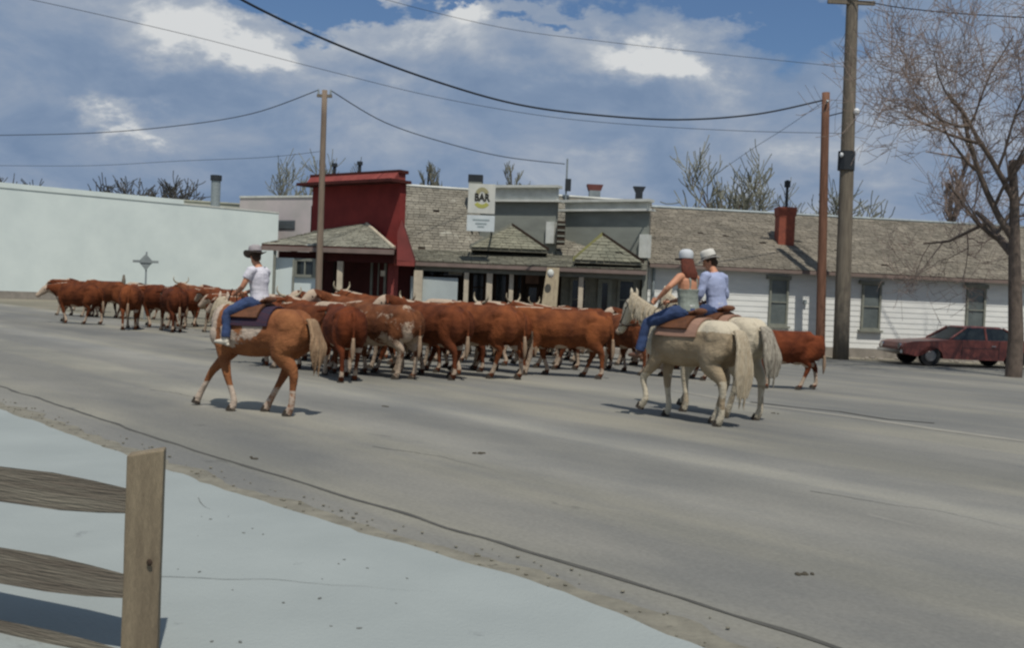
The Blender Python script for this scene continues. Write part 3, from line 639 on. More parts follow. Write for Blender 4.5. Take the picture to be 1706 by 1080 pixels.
t = chimney(1307, 346, 386, 29, 36.6, 'chimney', 'red brick chimney with a thin pipe on the right shingled roof', M_brick, M_brick, flare=1.06, caph=0.3)
p = P(1310, 346, 36.6); b = MB(); b.tube([p, Vector((p.x,p.y,hz(36.6,1310,300)))], [0.05,0.05], 8); zz = hz(36.6,1310,306); b.tube([(p.x,p.y,zz-0.12),(p.x,p.y,zz+.1)], [0.11,0.11], 8); b.build('flue_pipe', M_black, t)
# antenna / service mast
p = P(943, 320, 36.2); ma = thing('service_mast', (p.x,p.y,p.z-0.9), 'thin service mast with small dark box above the grey false fronts', 'mast')
b = MB(); b.tube([(p.x,p.y,p.z-0.9),(p.x,p.y,hz(36.2,941,264))], [0.035,0.03], 8); b.build('pipe', M_galv, ma)
b = MB(); b.box((p.x+.06,p.y,hz(36.2,943,308)), (0.2,0.15,0.42)); b.build('meter_box', M_black, ma)
# ------------------------------------------------------------------ the upright shop sign
SP = 30.95
sg = thing('shop_sign', (P(803,388,SP).x, SP, hz(SP,803,388)), 'upright white two-panel shop sign with yellow ring and black BAR', 'sign')
a = P(781, 306, SP); c = P(826, 306, SP); zt_ = hz(SP,803,306); zm = hz(SP,803,357); zb_ = hz(SP,803,386)
M_sw = mat('sign_white', (0.60,0.60,0.53), (0.50,0.51,0.46), scale=3, bump=0, rough=0.5); M_sw2 = mat('sign_bluish_white', (0.60,0.65,0.64), (0.52,0.57,0.57), scale=3, bump=0, rough=0.5)
M_yel = mat('sign_yellow', (0.42,0.42,0.10), (0.36,0.36,0.10), bump=0); M_yel2 = mat('sign_faded_yellow', (0.34,0.31,0.17), (0.30,0.28,0.16), bump=0); M_ink = mat('sign_black', (0.02,0.02,0.015), bump=0); M_fnt = mat('sign_faint_blue', (0.30,0.36,0.36), bump=0)
b = MB(); b.box(((a.x+c.x)/2,SP+0.06,(zt_+zm)/2+0.01), (c.x-a.x,0.16,zt_-zm-0.03)); b.build('upper_panel', M_sw, sg)
b = MB(); b.box(((a.x+c.x)/2,SP+0.06,(zb_+zm)/2-0.01), (c.x-a.x+0.02,0.14,zm-zb_-0.04)); b.build('lower_panel', M_sw2, sg)
b = MB(); x0, x1 = a.x, c.x; 
for x in (x0+0.1, x1-0.1):
    b = MB(); b.tube([(x,SP+0.1,zb_+0.12),(x,SP+1.6,zb_+0.02)], [0.03,0.03], 6); b.build('bracket', M_black, sg)
cx_, cz_ = (x0+x1)/2+0.01, hz(SP,803,331)
b = MB(); y = SP-0.024
def ring(bm, cx, cz, rx, rz, w, a0, a1, y, n=14):
    for i in range(n):
        t0, t1 = lerp(a0,a1,i/n), lerp(a0,a1,(i+1)/n)
        bm.extr([(cx+rx*math.cos(t0),y,cz+rz*math.sin(t0)),(cx+rx*math.cos(t1),y,cz+rz*math.sin(t1)),(cx+(rx-w)*math.cos(t1),y,cz+(rz-w)*math.sin(t1)),(cx+(rx-w)*math.cos(t0),y,cz+(rz-w)*math.sin(t0))], (0,0.006,0))
ring(b, cx_, cz_-0.02, 0.27, 0.27, 0.12, R(215), R(325), y); b.build('emblem_arc', M_yel, sg)
b = MB(); ring(b, cx_, cz_, 0.24, 0.34, 0.13, R(35), R(145), y); b.build('emblem_arc', M_yel2, sg)
def text(s, size, loc, m, parent, ext=0.004, bold=0.0, sx=1.0):
    cu = bpy.data.curves.new('t', 'FONT'); cu.body = s; cu.size = size; cu.extrude = ext; cu.align_x = 'CENTER'; cu.align_y = 'CENTER'; cu.offset = bold
    o = bpy.data.objects.new('t', cu); COL.objects.link(o)
    dg = bpy.context.evaluated_depsgraph_get(); me = bpy.data.meshes.new_from_object(o.evaluated_get(dg)); bpy.data.objects.remove(o)
    me.transform(Matrix.Translation(Vector(loc)-parent_world(parent)) @ Matrix.Rotation(math.pi/2, 4, 'X') @ Matrix.Diagonal((sx,1,1,1)))
    me.materials.clear(); me.materials.append(m); o = bpy.data.objects.new('lettering', me); COL.objects.link(o); o.parent = parent; return o
text('BAR', 0.31, (cx_, SP-0.030, cz_+0.03), M_ink, sg, bold=0.010, sx=0.80)
b = MB()
for k, (w, zz) in enumerate(((0.5,0.09),(0.34,-0.02),(0.2,-0.11))): b.box((cx_,SP-0.012,(zb_+zm)/2+zz), (w,0.008,0.045))
b.build('faint_print', M_fnt, sg)

# ------------------------------------------------------------------ white clapboard building on the right
WA = Vector((P(1078,500,34.0).x, 34.0, 0)); WB = Vector((20.5, 36.0, 0)); wu = (WB-WA).normalized(); wn_ = Vector((wu.y,-wu.x,0)); WL = (WB-WA).length
cb = thing('clapboard_house', WA, 'long white clapboard building with shingled gable roof on the right', 'building')
zEv = 2.86
b = MB(); b.wall(WA, WB, 0.3, zEv, 0.25); rb_ = -wn_*9
b.wall(WB, WB+rb_, 0.3, zEv, 0.2); b.wall(WA+rb_, WA+rb_*0.03, 0.3, zEv, 0.2); b.wall(WA+rb_, WB+rb_, 0.3, zEv, 0.2); b.build('wall', M_board, cb)
b = MB(); b.wall(WA, WB, 0.0, 0.32, 0.3, 0.04); b.build('foundation', M_found, cb)
nb = 14
for k in range(nb):
    z0_ = 0.33+k*(zEv-0.33)/nb; h_ = (zEv-0.33)/nb
    A_, B_ = WA, WB; n_ = wn_
    b = MB(); b.box8([A_+n_*0.020+Vector((0,0,z0_)), B_+n_*0.020+Vector((0,0,z0_)), B_+n_*0.003+Vector((0,0,z0_)), A_+n_*0.003+Vector((0,0,z0_)),
                      A_+n_*0.009+Vector((0,0,z0_+h_-0.003)), B_+n_*0.009+Vector((0,0,z0_+h_-0.003)), B_+n_*0.003+Vector((0,0,z0_+h_-0.003)), A_+n_*0.003+Vector((0,0,z0_+h_-0.003))])
    b.build('clapboard', M_board, cb)
zRg = hz(38.6, 1200, 351)
ov = wn_*0.36; rd = -wn_*4.6
ea = WA+ov-wu*0.05+Vector((0,0,zEv-0.02)); eb = WB+ov+wu*0.3+Vector((0,0,zEv-0.02)); ra = WA+rd-wu*0.05; ra.z = zRg; rbb = WB+rd+wu*0.3; rbb.z = zRg
b = MB(); b.slab([ea,eb,rbb,ra], 0.09); b.slab([ra,rbb,rbb+rd+Vector((0,0,zEv-zRg)),ra+rd+Vector((0,0,zEv-zRg))], 0.09); b.build('roof_deck', M_brown, cb)
shingled(ea+up, eb+up, rbb+up, ra+up, 0.22, 0.17, 'roof_shingles', M_roof, cb, seed=31)
b = MB(); b.tube([ra+Vector((0,0,.05)), rbb+Vector((0,0,.05))], [0.07,0.05], 6); b.build('ridge_cap', M_galv, cb)
b = MB(); b.wall(ea, eb, zEv-0.13, zEv-0.02, 0.04, 0.03); b.build('fascia', M_gutter, cb)
for e, s_ in ((WA,1),(WB,-1)):
    b = MB(); b.extr([e+Vector((0,0,zEv-0.1)), e+rd*2+Vector((0,0,zEv-0.1)), e+rd+Vector((0,0,zRg-0.1))], wu*0.15*s_); b.build('gable_end', M_gray, cb)
for x0_, x1_, y0_, y1_ in ((1280,1312,464,543),(1434,1466,472,550),(1608,1640,478,556)):
    window(cb, WA, WB, x0_, x1_, y0_, y1_, M_curt, M_gtrim, 0.09, bars=1, fw=0.07, sill=True)
    pa = onp(x0_-4,y0_,WA,WB); pc = onp(x1_+4,y0_,WA,WB); b = MB(); b.wall(pa, pc, pa.z-0.02, pa.z+0.10, 0.14, 0.15); b.build('window_hood', M_gtrim, cb)
p = onp(1340,503,WA,WB)+wn_*0.06; b = MB(); b.box(p,(0.1,0.1,0.14)); b.build('meter_box', M_galv, cb)
# downspout at the corner by the porch
b = MB(); p = onp(1088,450,WA,WB)+wn_*0.12; b.tube([(p.x,p.y,0.1),(p.x,p.y,2.7)], [0.05,0.05], 8); b.build('downspout', M_galv, cb)
# dirt apron and stone lumps in front
sheet('verge', [WA+wn_*1.3-wu*0.5, WB+wn_*1.3+wu*20, WB+wu*20-wn_*1, WA-wu*0.5], 0.012, mat('sandy_verge',(0.30,0.27,0.21),(0.22,0.20,0.15),scale=1.5,bump=0.4))
rs = random.Random(5)
b = MB()
for i in range(60):
    p = WA+wu*rs.uniform(5.5,WL)+wn_*rs.uniform(0.15,1.0); r = rs.uniform(0.03,0.09); b.ell((p.x,p.y,r*0.4),(r*1.4,r,r*0.6),rot=(0,0,rs.uniform(0,3)),seg=6,rings=4)
b.build('rubble', M_found, kind='stuff', label='loose stones lying along the foot of the white wall')

# ------------------------------------------------------------------ poles and wires
def pole(px, pyb, D, pxt, pyt, w0, w1, m, label, lean=True, name='utility_pole'):
    a = P(px, pyb, D); a.z = 0; c = P(pxt, pyt, D)
    t = thing(name, a, label, 'utility pole', 'wooden utility poles')
    b = MB(); k = 10; pts = []; rr = []
    for i in range(k+1):
        q = a.lerp(c, i/k); pts.append((q.x+0.02*noise.noise(Vector((i,px,1))), q.y+0.02*noise.noise(Vector((i,px,5))), q.z)); rr.append(lerp(w0,w1,i/k)/2)
    pts[0] = (a.x,a.y,-0.2); b.tube(pts, rr, 12); b.build('shaft', m, t, smooth=True)
    return t, a, c
t1, a1, c1 = pole(531, 490, 29.2, 541, 150, 0.21, 0.15, M_tpole, 'tan wooden pole standing in front of the red store')
b = MB(); b.box(c1+Vector((0,0,-0.16)), (0.42,0.07,0.08)); b.build('crossarm', M_pole, t1)
for dx in (-.17,.17):
    b = MB(); b.tube([c1+Vector((dx,0,-.12)), c1+Vector((dx,0,.02))], [0.03,0.02], 8); b.build('insulator', M_galv, t1)
t2, a2, c2 = pole(1367, 575, 33.4, 1376, 154, 0.31, 0.25, M_rpole, 'shorter reddish-brown pole left of the thick grey pole')
b = MB(); b.tube([c2+Vector((0,-.17,-.35)), c2+Vector((0,-.24,-.30))], [0.04,0.04], 8); b.build('insulator', M_galv, t2)
t3, a3, c3 = pole(1401, 590, 33.2, 1422, -60, 0.52, 0.36, M_pole, 'thick grey utility pole running out of the top of the picture')
b = MB(); p = P(1410, 268, 33.2); b.tube([p+Vector((0,0,-.3)), p+Vector((0,0,.3))], [0.27,0.27], 12); b.build('dark_band', M_black, t3)
b = MB(); p = P(1427, 186, 33.0); b.ell(p,(0.10,0.10,0.12)); b.build('insulator', mat('porcelain',(0.7,0.72,0.72),rough=0.2,bump=0), t3, smooth=True)
b = MB(); p = P(1402, 258, 33.0); b.ell(p,(0.06,0.06,0.08)); b.build('insulator', MATS['porcelain'], t3, smooth=True)
b = MB(); p = P(1420, 2, 33.0); b.box(p+Vector((0,0.1,0)), (1.5,0.1,0.12)); b.build('crossarm', M_pole, t3)
def wire(pts, r, label, k=8):
    b = MB(); q = crom([list(p) for p in pts], k); b.tube(q, [r]*len(q), 5); return b.build('overhead_wire', M_wire, label=label, cat='wire', group='overhead wires', smooth=True)
wire([P(300,-70,20),P(405,0,21.5),P(560,73,24),P(720,133,26),P(860,173,28),P(990,191,29.5),P(1130,199,31),P(1260,190,32),P(1370,167,33.2)], 0.028, 'thickest dark cable sagging from upper left to the reddish pole')
wire([P(-60,-25,30),P(140,18,31),P(330,62,33),P(540,116,34),P(720,160,34),P(900,192,34),P(1060,208,34),P(1240,218,34),P(1405,222,33.4)], 0.009, 'thin faint wire crossing the sky below the thick cable')
wire([P(560,-25,32),P(700,14,32),P(850,48,32),P(1000,68,32.4),P(1180,88,32.8),P(1414,112,33.1)], 0.008, 'thin faint wire crossing the upper sky above the thick cable')
wire([c1+Vector((-.17,0,0)), P(420,189,31),P(290,210,33),P(140,222,36),P(-60,226,40)], 0.014, 'thin wire running left from the tan pole top')
wire([c1+Vector((.17,0,0)), P(640,203,31),P(740,237,33),P(840,261,35),P(941,273,36.2)], 0.015, 'wire from the tan pole down to the service mast')
wire([P(-60,275,45),P(140,276,44),P(300,268,42),P(440,262,40),P(535,252,40)], 0.009, 'faintest wire low in the sky at far left')
wire([c2+Vector((0,0,-.25)), P(1310,212,35),P(1250,250,37),P(1190,292,39)], 0.008, 'faint wire slanting down left from the reddish pole')
wire([c2+Vector((0.1,0,-.75)), P(1400,188,33.2),P(1427,183,33.0)], 0.02, 'short cable joining the reddish pole to the grey pole')
wire([P(1240,-12,34),P(1420,0,33),P(1500,12,32),P(1600,22,31),P(1740,30,30)], 0.018, 'wire at the top right corner passing the thick pole')

# ------------------------------------------------------------------ bare trees
M_bark = mat('grey_bark', (0.15,0.115,0.09), (0.09,0.07,0.055), scale=6, bump=0.4)
M_twig = mat('budding_twigs', (0.25,0.19,0.155), (0.17,0.13,0.11), scale=0.8, bump=0)
M_twigg = mat('grey_twigs', (0.20,0.20,0.15), (0.14,0.14,0.11), scale=0.8, bump=0)
M_dark = mat('dark_twigs', (0.075,0.07,0.06), (0.05,0.05,0.045), scale=0.8, bump=0)
def grow(seed, h, levels, trunk_r, spread=0.55, kids=4, shrink=0.66, up=0.25, wiggle=0.22, fork=0.3, minr=0.006, extra=1):
    r = random.Random(seed); big, small = MB(), MB()
    def br(p, d, L, rad, lv):
        n = 5 if lv < 3 else (3 if lv < 5 else 2); pts = [p]; rr = [rad]; q = p.copy(); dd = d.copy()
        for i in range(n):
            dd = (dd + Vector((r.uniform(-1,1),r.uniform(-1,1),r.uniform(-.6,1)))*wiggle*(0.5 if lv == 0 else 1) + Vector((0,0,up*0.25))).normalized()
            q = q + dd*L/n; pts.append(q.copy()); rr.append(max(minr, rad*(1-0.55*(i+1)/n)))
        (big if lv < 3 else small).tube(pts, rr, 7 if lv < 2 else (5 if lv < 3 else 3), cap=False)
        if lv >= levels: return
        nk = kids + (extra if lv > 1 else 0)
        for i in range(nk):
            t = lerp(fork if lv == 0 else 0.25, 1.0, (i+r.random()*0.6)/nk); k = min(n-1, int(t*n)); s = pts[k].lerp(pts[k+1], t*n-k)
            ax = Vector((r.uniform(-1,1),r.uniform(-1,1),r.uniform(-.5,.5))); ax = (ax - dd*ax.dot(dd)).normalized()
            nd = (dd*(1-spread) + ax*spread*r.uniform(0.8,1.4) + Vector((0,0,up*0.4))).normalized()
            br(s, nd, L*shrink*r.uniform(0.75,1.15), max(minr, rr[k]*0.62), lv+1)
    br(Vector((0,0,-0.1)), Vector((0,0,1)), h, trunk_r, 0); return big, small
def tree(gr, loc, label, mt, group, rot=0.0, s=1.0, name='bare_tree', meshes=None):
    t = thing(name, loc, label, 'tree', group, rot); t.scale = (s,s,s)
    if meshes is None:
        a = gr[0].build('trunk', M_bark, t, worldspace=False, smooth=True, fixn=False); c = gr[1].build('crown', mt, t, worldspace=False, fixn=False); return t, (a.data, c.data)
    for nm, me in zip(('trunk','crown'), meshes):
        o = bpy.data.objects.new(nm, me); COL.objects.link(o); o.parent = t
    return t, meshes
big_t = grow(12, 5.6, 6, 0.30, spread=0.60, kids=4, shrink=0.735, up=0.16, wiggle=0.2, fork=0.5, minr=0.007, extra=0)
p = P(1690, 600, 27.5); tree(big_t, (p.x,p.y,0), 'large bare tree with reddish buds at the right edge, branches over the roof', M_twig, None, rot=17*math.pi/10, s=1.0)[0].scale = (0.74,0.74,1.06)
ga = grow(31, 4.6, 4, 0.2, spread=0.5, kids=4, shrink=0.66, up=0.45, wiggle=0.2, fork=0.25, minr=0.022)
gb = grow(44, 3.4, 4, 0.2, spread=0.65, kids=4, shrink=0.70, up=0.2, wiggle=0.3, fork=0.2, minr=0.025)
gc = grow(53, 6.5, 4, 0.2, spread=0.35, kids=5, shrink=0.50, up=0.7, wiggle=0.15, fork=0.2, minr=0.022)
mA = mB = mC = None; MA = {}
for i, (k, px, pyt, D, rot, mt, lab) in enumerate((
    ('b', 172, 292, 100, 0.3, M_dark, 'small dark bare tree at far left above the white wall'),
    ('b', 228, 281, 100, 1.7, M_dark, 'dark spreading bare tree second from left above the white wall'),
    ('b', 284, 290, 98, 3.1, M_dark, 'dark bushy bare tree third from left above the white wall'),
    ('b', 40, 286, 100, 4.1, M_dark, 'dark bare tree beyond the left end of the white wall'),
    ('a', 484, 243, 92, 0.5, M_twigg, 'grey bare tree rising behind the pink wall left of the tan pole'),
    ('a', 568, 250, 110, 2.2, M_twigg, 'pale bare tree right behind the red false front'),
    ('c', 692, 268, 120, 0.2, M_twigg, 'thin upright bare tree just right of the red store'),
    ('c', 729, 266, 120, 1.9, M_twigg, 'second thin upright bare tree right of the red store'),
    ('c', 862, 270, 120, 2.9, M_twigg, 'faint bare tree between the shop sign and the service mast'),
    ('a', 1197, 222, 66, 1.1, M_twigg, 'tallest grey bare tree behind the right house roof'),
    ('a', 1240, 262, 68, 3.0, M_twigg, 'lower bare tree just right of the tallest one behind the roof'),
    ('b', 1160, 300, 72, 0.9, M_twigg, 'low bare tree left of the tallest one behind the roof'),
    ('a', 1345, 290, 74, 4.4, M_twigg, 'bare tree behind the roof between brick chimney and reddish pole'),
    ('b', 1395, 312, 78, 2.0, M_twigg, 'low bare tree behind the roof beside the poles'),
    ('c', 1560, 250, 60, 5.0, M_twig, 'reddish bare tree behind the right end of the house roof'))):
    top = hz(D, px, pyt); gen = {'a':ga,'b':gb,'c':gc}[k]; hh = max(v.z for v in gen[1].v)
    p = P(px, 500, D); key = (k, mt.name)
    t, ms = tree(gen, (p.x,p.y,0), lab, mt, 'bare trees behind the buildings', rot, top/hh, meshes=MA.get(key)); MA[key] = ms
# distant low hills closing the ground
b = MB(); rs = random.Random(2)
prev = None
for i in range(61):
    x = lerp(-1500,1500,i/60); z = 10+9*noise.noise(Vector((x/260,0,0)))+4*noise.noise(Vector((x/80,3,0)))
    cur = (Vector((x,900,-1)), Vector((x,960,max(2,z))), Vector((x,1100,-1)))
    if prev: b.poly([prev[0],cur[0],cur[1],prev[1]]); b.poly([prev[1],cur[1],cur[2],prev[2]])
    prev = cur
b.build('hills', mat('far_hills',(0.16,0.17,0.16),(0.12,0.13,0.13),scale=0.02,bump=0), kind='structure', smooth=True, fixn=False)

# ------------------------------------------------------------------ parked car
M_car = mat('faded_red_car_paint', (0.19,0.055,0.042), (0.15,0.042,0.034), rough=0.35, scale=2, bump=0, spec=0.5)
M_tyre = mat('tyre_rubber', (0.02,0.02,0.02), bump=0); M_hub = mat('wheel_trim', (0.25,0.24,0.23), (0.18,0.17,0.16), rough=0.4, metal=0.5, bump=0); M_chr = mat('chrome', (0.5,0.5,0.5), rough=0.2, metal=1.0, bump=0)
cp = P(1481, 603, 32.3); car = thing('parked_car', (cp.x+2.2, 32.3, 0), 'low faded red two-door car parked facing left by the white house', 'car', rotz=R(4))
# body local: front at -x
W = 0.86
side = [(-2.20,0.36),(-2.24,0.55),(-2.18,0.68),(-1.9,0.74),(-1.0,0.80),(-0.75,0.83),(1.35,0.86),(2.1,0.84),(2.25,0.78),(2.27,0.5),(2.2,0.32)]
under = [(1.75,0.28),(1.70,0.42),(1.55,0.56),(1.35,0.62),(1.15,0.56),(1.0,0.42),(0.95,0.24),(-0.95,0.24),(-1.0,0.42),(-1.15,0.56),(-1.35,0.62),(-1.55,0.56),(-1.7,0.42),(-1.75,0.28)]
prof = side+under
bm = bmesh.new(); V = [[bm.verts.new((x,y,z)) for x,z in prof] for y in (-W,W)]
for k in range(len(prof)):
    k2 = (k+1)%len(prof); bm.faces.new((V[0][k],V[0][k2],V[1][k2],V[1][k]))
for s in (0,1):
    f = bm.faces.new(V[s] if s else V[s][::-1])
bmesh.ops.triangulate(bm, faces=[f for f in bm.faces if len(f.verts) > 4])
me = bpy.data.meshes.new('body'); bm.to_mesh(me); bm.free(); me.materials.append(M_car); o = bpy.data.objects.new('body', me); COL.objects.link(o); o.parent = car
md = o.modifiers.new('bev', 'BEVEL'); md.width = 0.05; md.segments = 3; md.limit_method = 'ANGLE'; md.angle_limit = R(50)
def frust(b0, b1, t0, t1, z0, z1, w0, w1, m, nm, par=car):
    b = MB(); b.box8([(b0,-w0,z0),(b1,-w0,z0),(b1,w0,z0),(b0,w0,z0),(t0,-w1,z1),(t1,-w1,z1),(t1,w1,z1),(t0,w1,z1)]); return b.build(nm, m, par, worldspace=False)
frust(-0.72, 1.62, -0.12, 1.0, 0.84, 1.22, 0.77, 0.62, M_glass, 'windows')
frust(-0.14, 1.02, -0.02, 0.9, 1.215, 1.26, 0.63, 0.56, M_car, 'roof')
for s in (-1,1):
    for xb, xt in ((-0.74,-0.14),(0.42,0.42),(1.64,1.0)):
        b = MB(); b.tube([(xb,s*0.775,0.84),(xt,s*0.625,1.23)], [0.035,0.03], 6); b.build('pillar', M_car, car, worldspace=False)
    b = MB(); b.box((0.2,s*(W+0.004),0.6), (1.15,0.012,0.012)); b.box((-0.38,s*(W+0.004),0.55),(0.012,0.012,0.5)); b.box((0.78,s*(W+0.004),0.55),(0.012,0.012,0.5)); b.build('door', M_black, car, worldspace=False)
    b = MB(); b.box((0.6,s*(W+0.015),0.68),(0.14,0.03,0.025)); b.build('door_handle', M_chr, car, worldspace=False)
    b = MB(); b.tube([(-2.2,s*0.62,0.58),(-2.26,s*0.62,0.58)], [0.09,0.09], 12); b.build('headlight', M_chr, car, worldspace=False)
    for x in (-1.35,1.35):
        b = MB(); b.tube([(x,s*(W-0.2),0.31),(x,s*(W-0.01),0.31)], [0.31,0.31], 20); w = b.build('wheel', M_tyre, car, worldspace=False)
        b = MB(); b.tube([(x,s*(W-0.02),0.31),(x,s*(W+0.008),0.31)], [0.19,0.15], 16); h_ = b.build('rim', M_hub, w, worldspace=False)
b = MB(); b.box((-2.27,0,0.42),(0.07,1.66,0.1)); b.build('bumper', M_chr, car, worldspace=False)

# ------------------------------------------------------------------ split rail fence, near left
M_post = mat('sawn_post_wood', (0.25,0.20,0.13), (0.16,0.125,0.082), scale=2.2, stretch=(7,7,0.7), bump=0.5, bscale=30, spots=(2.4,0.70,(0.10,0.065,0.035)))
M_rail = mat('grey_rail_wood', (0.19,0.17,0.13), (0.105,0.085,0.065), scale=2.0, stretch=(0.5,0.5,9), bump=0.6, bscale=14, spots=(1.6,0.64,(0.07,0.055,0.04)))
M_knot = mat('dark_knot', (0.035,0.022,0.014), (0.06,0.04,0.025), scale=30, bump=0)
DP = 4.1; pt = P(233, 757, DP); zpt = hz(DP, 233, 757)
fence = thing('rail_fence', (pt.x, pt.y+0.07, 0), 'weathered split-rail wooden fence end at the lower left corner', 'fence')
fc = Vector((pt.x, pt.y+0.08, 0)); wv = 0.140/2
b = bmesh.new(); fa = Matrix.Rotation(R(15), 3, 'Z')
nz_ = 14; rings = []
for i in range(nz_+1):
    z = lerp(-0.3, zpt, i/nz_); ring_ = []
    for x, y in ((-1,-1),(0,-1.03),(1,-1),(1.0,0),(1,1),(0,1),(-1,1),(-1,0)):
        w = wv*(1+0.02*noise.noise(Vector((x*3,y*3,z*4)))); q = fa@Vector((x*w,y*w,0)); ring_.append(b.verts.new((q.x,q.y,z+(0.012*x-0.004*y if i == nz_ else 0))))
    rings.append(ring_)
for i in range(nz_):
    for j in range(8): b.faces.new((rings[i][j],rings[i][(j+1)%8],rings[i+1][(j+1)%8],rings[i+1][j]))
b.faces.new(rings[-1]); me = bpy.data.meshes.new('post')
bmesh.ops.translate(b, verts=b.verts, vec=fc-Vector(fence.location)); b.to_mesh(me); b.free(); me.materials.append(M_post)
o = bpy.data.objects.new('post', me); COL.objects.link(o); o.parent = fence
md = o.modifiers.new('bev','BEVEL'); md.width = 0.006; md.segments = 2; md.limit_method = 'ANGLE'; md.angle_limit = R(40)
for px_, py_, rr in ((222,777,0.011),(216,884,0.010),(249,938,0.012)):
    q = P(px_, py_, fc.y-wv-0.004); b = MB(); b.ell(q, (rr,0.004,rr*1.2)); b.build('knot', M_knot, fence, smooth=True)
FD = Vector((-0.925,0.38,0)).normalized(); post2 = fc + FD*2.5; b = MB(); b.box((post2.x,post2.y,zpt/2-.1),(0.14,0.14,zpt+.2),rot=R(-8)); b.build('post', M_post, fence)
post3 = fc + FD*5.0; b = MB(); b.box((post3.x,post3.y,zpt/2-.1),(0.14,0.14,zpt+.2),rot=R(-8)); b.build('post', M_post, fence)
def rail(a, c, seed):
    r = random.Random(seed); n = 12; b = MB(); rows = []
    d = (c-a).normalized(); sd = Vector((d.y,-d.x,0))     # faces the camera side
    for i in range(n+1):
        t = i/n; w = 0.6+0.4*sstep(0,0.14,t)*sstep(0,0.14,1-t); p = a.lerp(c,t)+Vector((0,0,0.015*math.sin(t*3.1)*-1+0.008*noise.noise(Vector((t*4,seed,0)))))
        h = 0.088*w*(1+.1*noise.noise(Vector((t*5,seed,2)))); dp = 0.075*w
        rows.append([p+Vector((0,0,h))-sd*dp*.8, p+Vector((0,0,h*0.8))-sd*dp*0.3, p+Vector((0,0,0.0))+sd*dp*1.3, p+Vector((0,0,-h*0.9))-sd*dp*0.2, p+Vector((0,0,-h*0.7))-sd*dp])
    base = 0
    for rw in rows: b.v += rw
    for i in range(n):
        for j in range(5): b.f.append((i*5+j,i*5+(j+1)%5,i*5+5+(j+1)%5,i*5+5+j)); b.tone.append(1)
    b.f += [tuple(range(4,-1,-1)), tuple(range(n*5,n*5+5))]; b.tone += [1,1]
    return b.build('rail', M_rail, fence)
for k, zr_ in enumerate((0.695,0.345,0.03)):
    rail(fc+FD*0.02+Vector((0,0,zr_)), post2+FD*0.03+Vector((0,0,zr_+0.02)), 3+k)
    rail(post2-FD*0.03+Vector((0,0,zr_-0.02)), post3+Vector((0,0,zr_)), 13+k)

# ------------------------------------------------------------------ animals
def coat(name, c1, c2, pale, rough=0.85):
    m = bpy.data.materials.new(name); m.use_nodes = True; n, l = NT(m); b = n['Principled BSDF']
    b.inputs['Roughness'].default_value = rough; b.inputs['Specular IOR Level'].default_value = 0.12
    t = N(n,'ShaderNodeTexCoord'); no = N(n,'ShaderNodeTexNoise', Scale=2.6, Detail=6, Roughness=0.6); l.new(t.outputs['Object'], no.inputs['Vector'])
    r = N(n,'ShaderNodeValToRGB'); e = r.color_ramp.elements; e[0].position=0.35; e[1].position=0.65; e[0].color=(*c1,1); e[1].color=(*c2,1); l.new(no.outputs['Fac'], r.inputs[0])
    oi = N(n,'ShaderNodeObjectInfo'); x = N(n,'ShaderNodeMixRGB', blend_type='MULTIPLY'); x.inputs[0].default_value=1; l.new(r.outputs[0], x.inputs[1]); l.new(oi.outputs['Color'], x.inputs[2])
    a = N(n,'ShaderNodeAttribute', attribute_name='coat'); n2 = N(n,'ShaderNodeTexNoise', Scale=14, Detail=5, Roughness=0.7); l.new(t.outputs['Object'], n2.inputs['Vector'])
    ad = N(n,'ShaderNodeMath', operation='ADD'); sb = N(n,'ShaderNodeMath', operation='SUBTRACT'); sb.inputs[1].default_value=0.5; l.new(n2.outputs['Fac'], sb.inputs[0])
    ml = N(n,'ShaderNodeMath', operation='MULTIPLY'); ml.inputs[1].default_value=0.9; l.new(sb.outputs[0], ml.inputs[0]); l.new(a.outputs['Fac'], ad.inputs[0]); l.new(ml.outputs[0], ad.inputs[1])
    r2 = N(n,'ShaderNodeValToRGB'); r2.color_ramp.elements[0].position=0.42; r2.color_ramp.elements[1].position=0.58; l.new(ad.outputs[0], r2.inputs[0])
    pn = N(n,'ShaderNodeMixRGB', blend_type='MULTIPLY'); pn.inputs[0].default_value=0.5; pn.inputs[1].default_value=(*pale,1); l.new(no.outputs['Color'], pn.inputs[2])
    y = N(n,'ShaderNodeMixRGB'); l.new(r2.outputs[0], y.inputs[0]); l.new(x.outputs[0], y.inputs[1]); y.inputs[2].default_value=(*pale,1); l.new(y.outputs[0], b.inputs['Base Color'])
    n3 = N(n,'ShaderNodeTexNoise', Scale=45, Detail=3); mp = N(n,'ShaderNodeMapping'); mp.inputs['Scale'].default_value=(0.4,1,1); l.new(t.outputs['Object'], mp.inputs[0]); l.new(mp.outputs[0], n3.inputs['Vector'])
    n4 = N(n,'ShaderNodeTexNoise', Scale=7, Detail=3); l.new(t.outputs['Object'], n4.inputs['Vector']); b4 = N(n,'ShaderNodeBump', Strength=0.6, Distance=0.05); l.new(n4.outputs['Fac'], b4.inputs['Height'])
    bp = N(n,'ShaderNodeBump', Strength=0.4, Distance=0.02); l.new(n3.outputs['Fac'], bp.inputs['Height']); l.new(b4.outputs[0], bp.inputs['Normal']); l.new(bp.outputs[0], b.inputs['Normal'])
    return m
M_cow = coat('red_hereford_coat', (0.182,0.056,0.021), (0.068,0.021,0.010), (0.40,0.31,0.23))
M_hoof = mat('dark_hoof', (0.05,0.04,0.03), bump=0); M_eye = mat('dark_eye', (0.01,0.008,0.006), rough=0.15, bump=0); M_horn = mat('horn', (0.42,0.36,0.25), (0.30,0.25,0.17), rough=0.5, scale=10, bump=0)
M_switch = mat('pale_tail_hair', (0.34,0.245,0.165), (0.20,0.13,0.08), scale=12, stretch=(4,4,0.5))
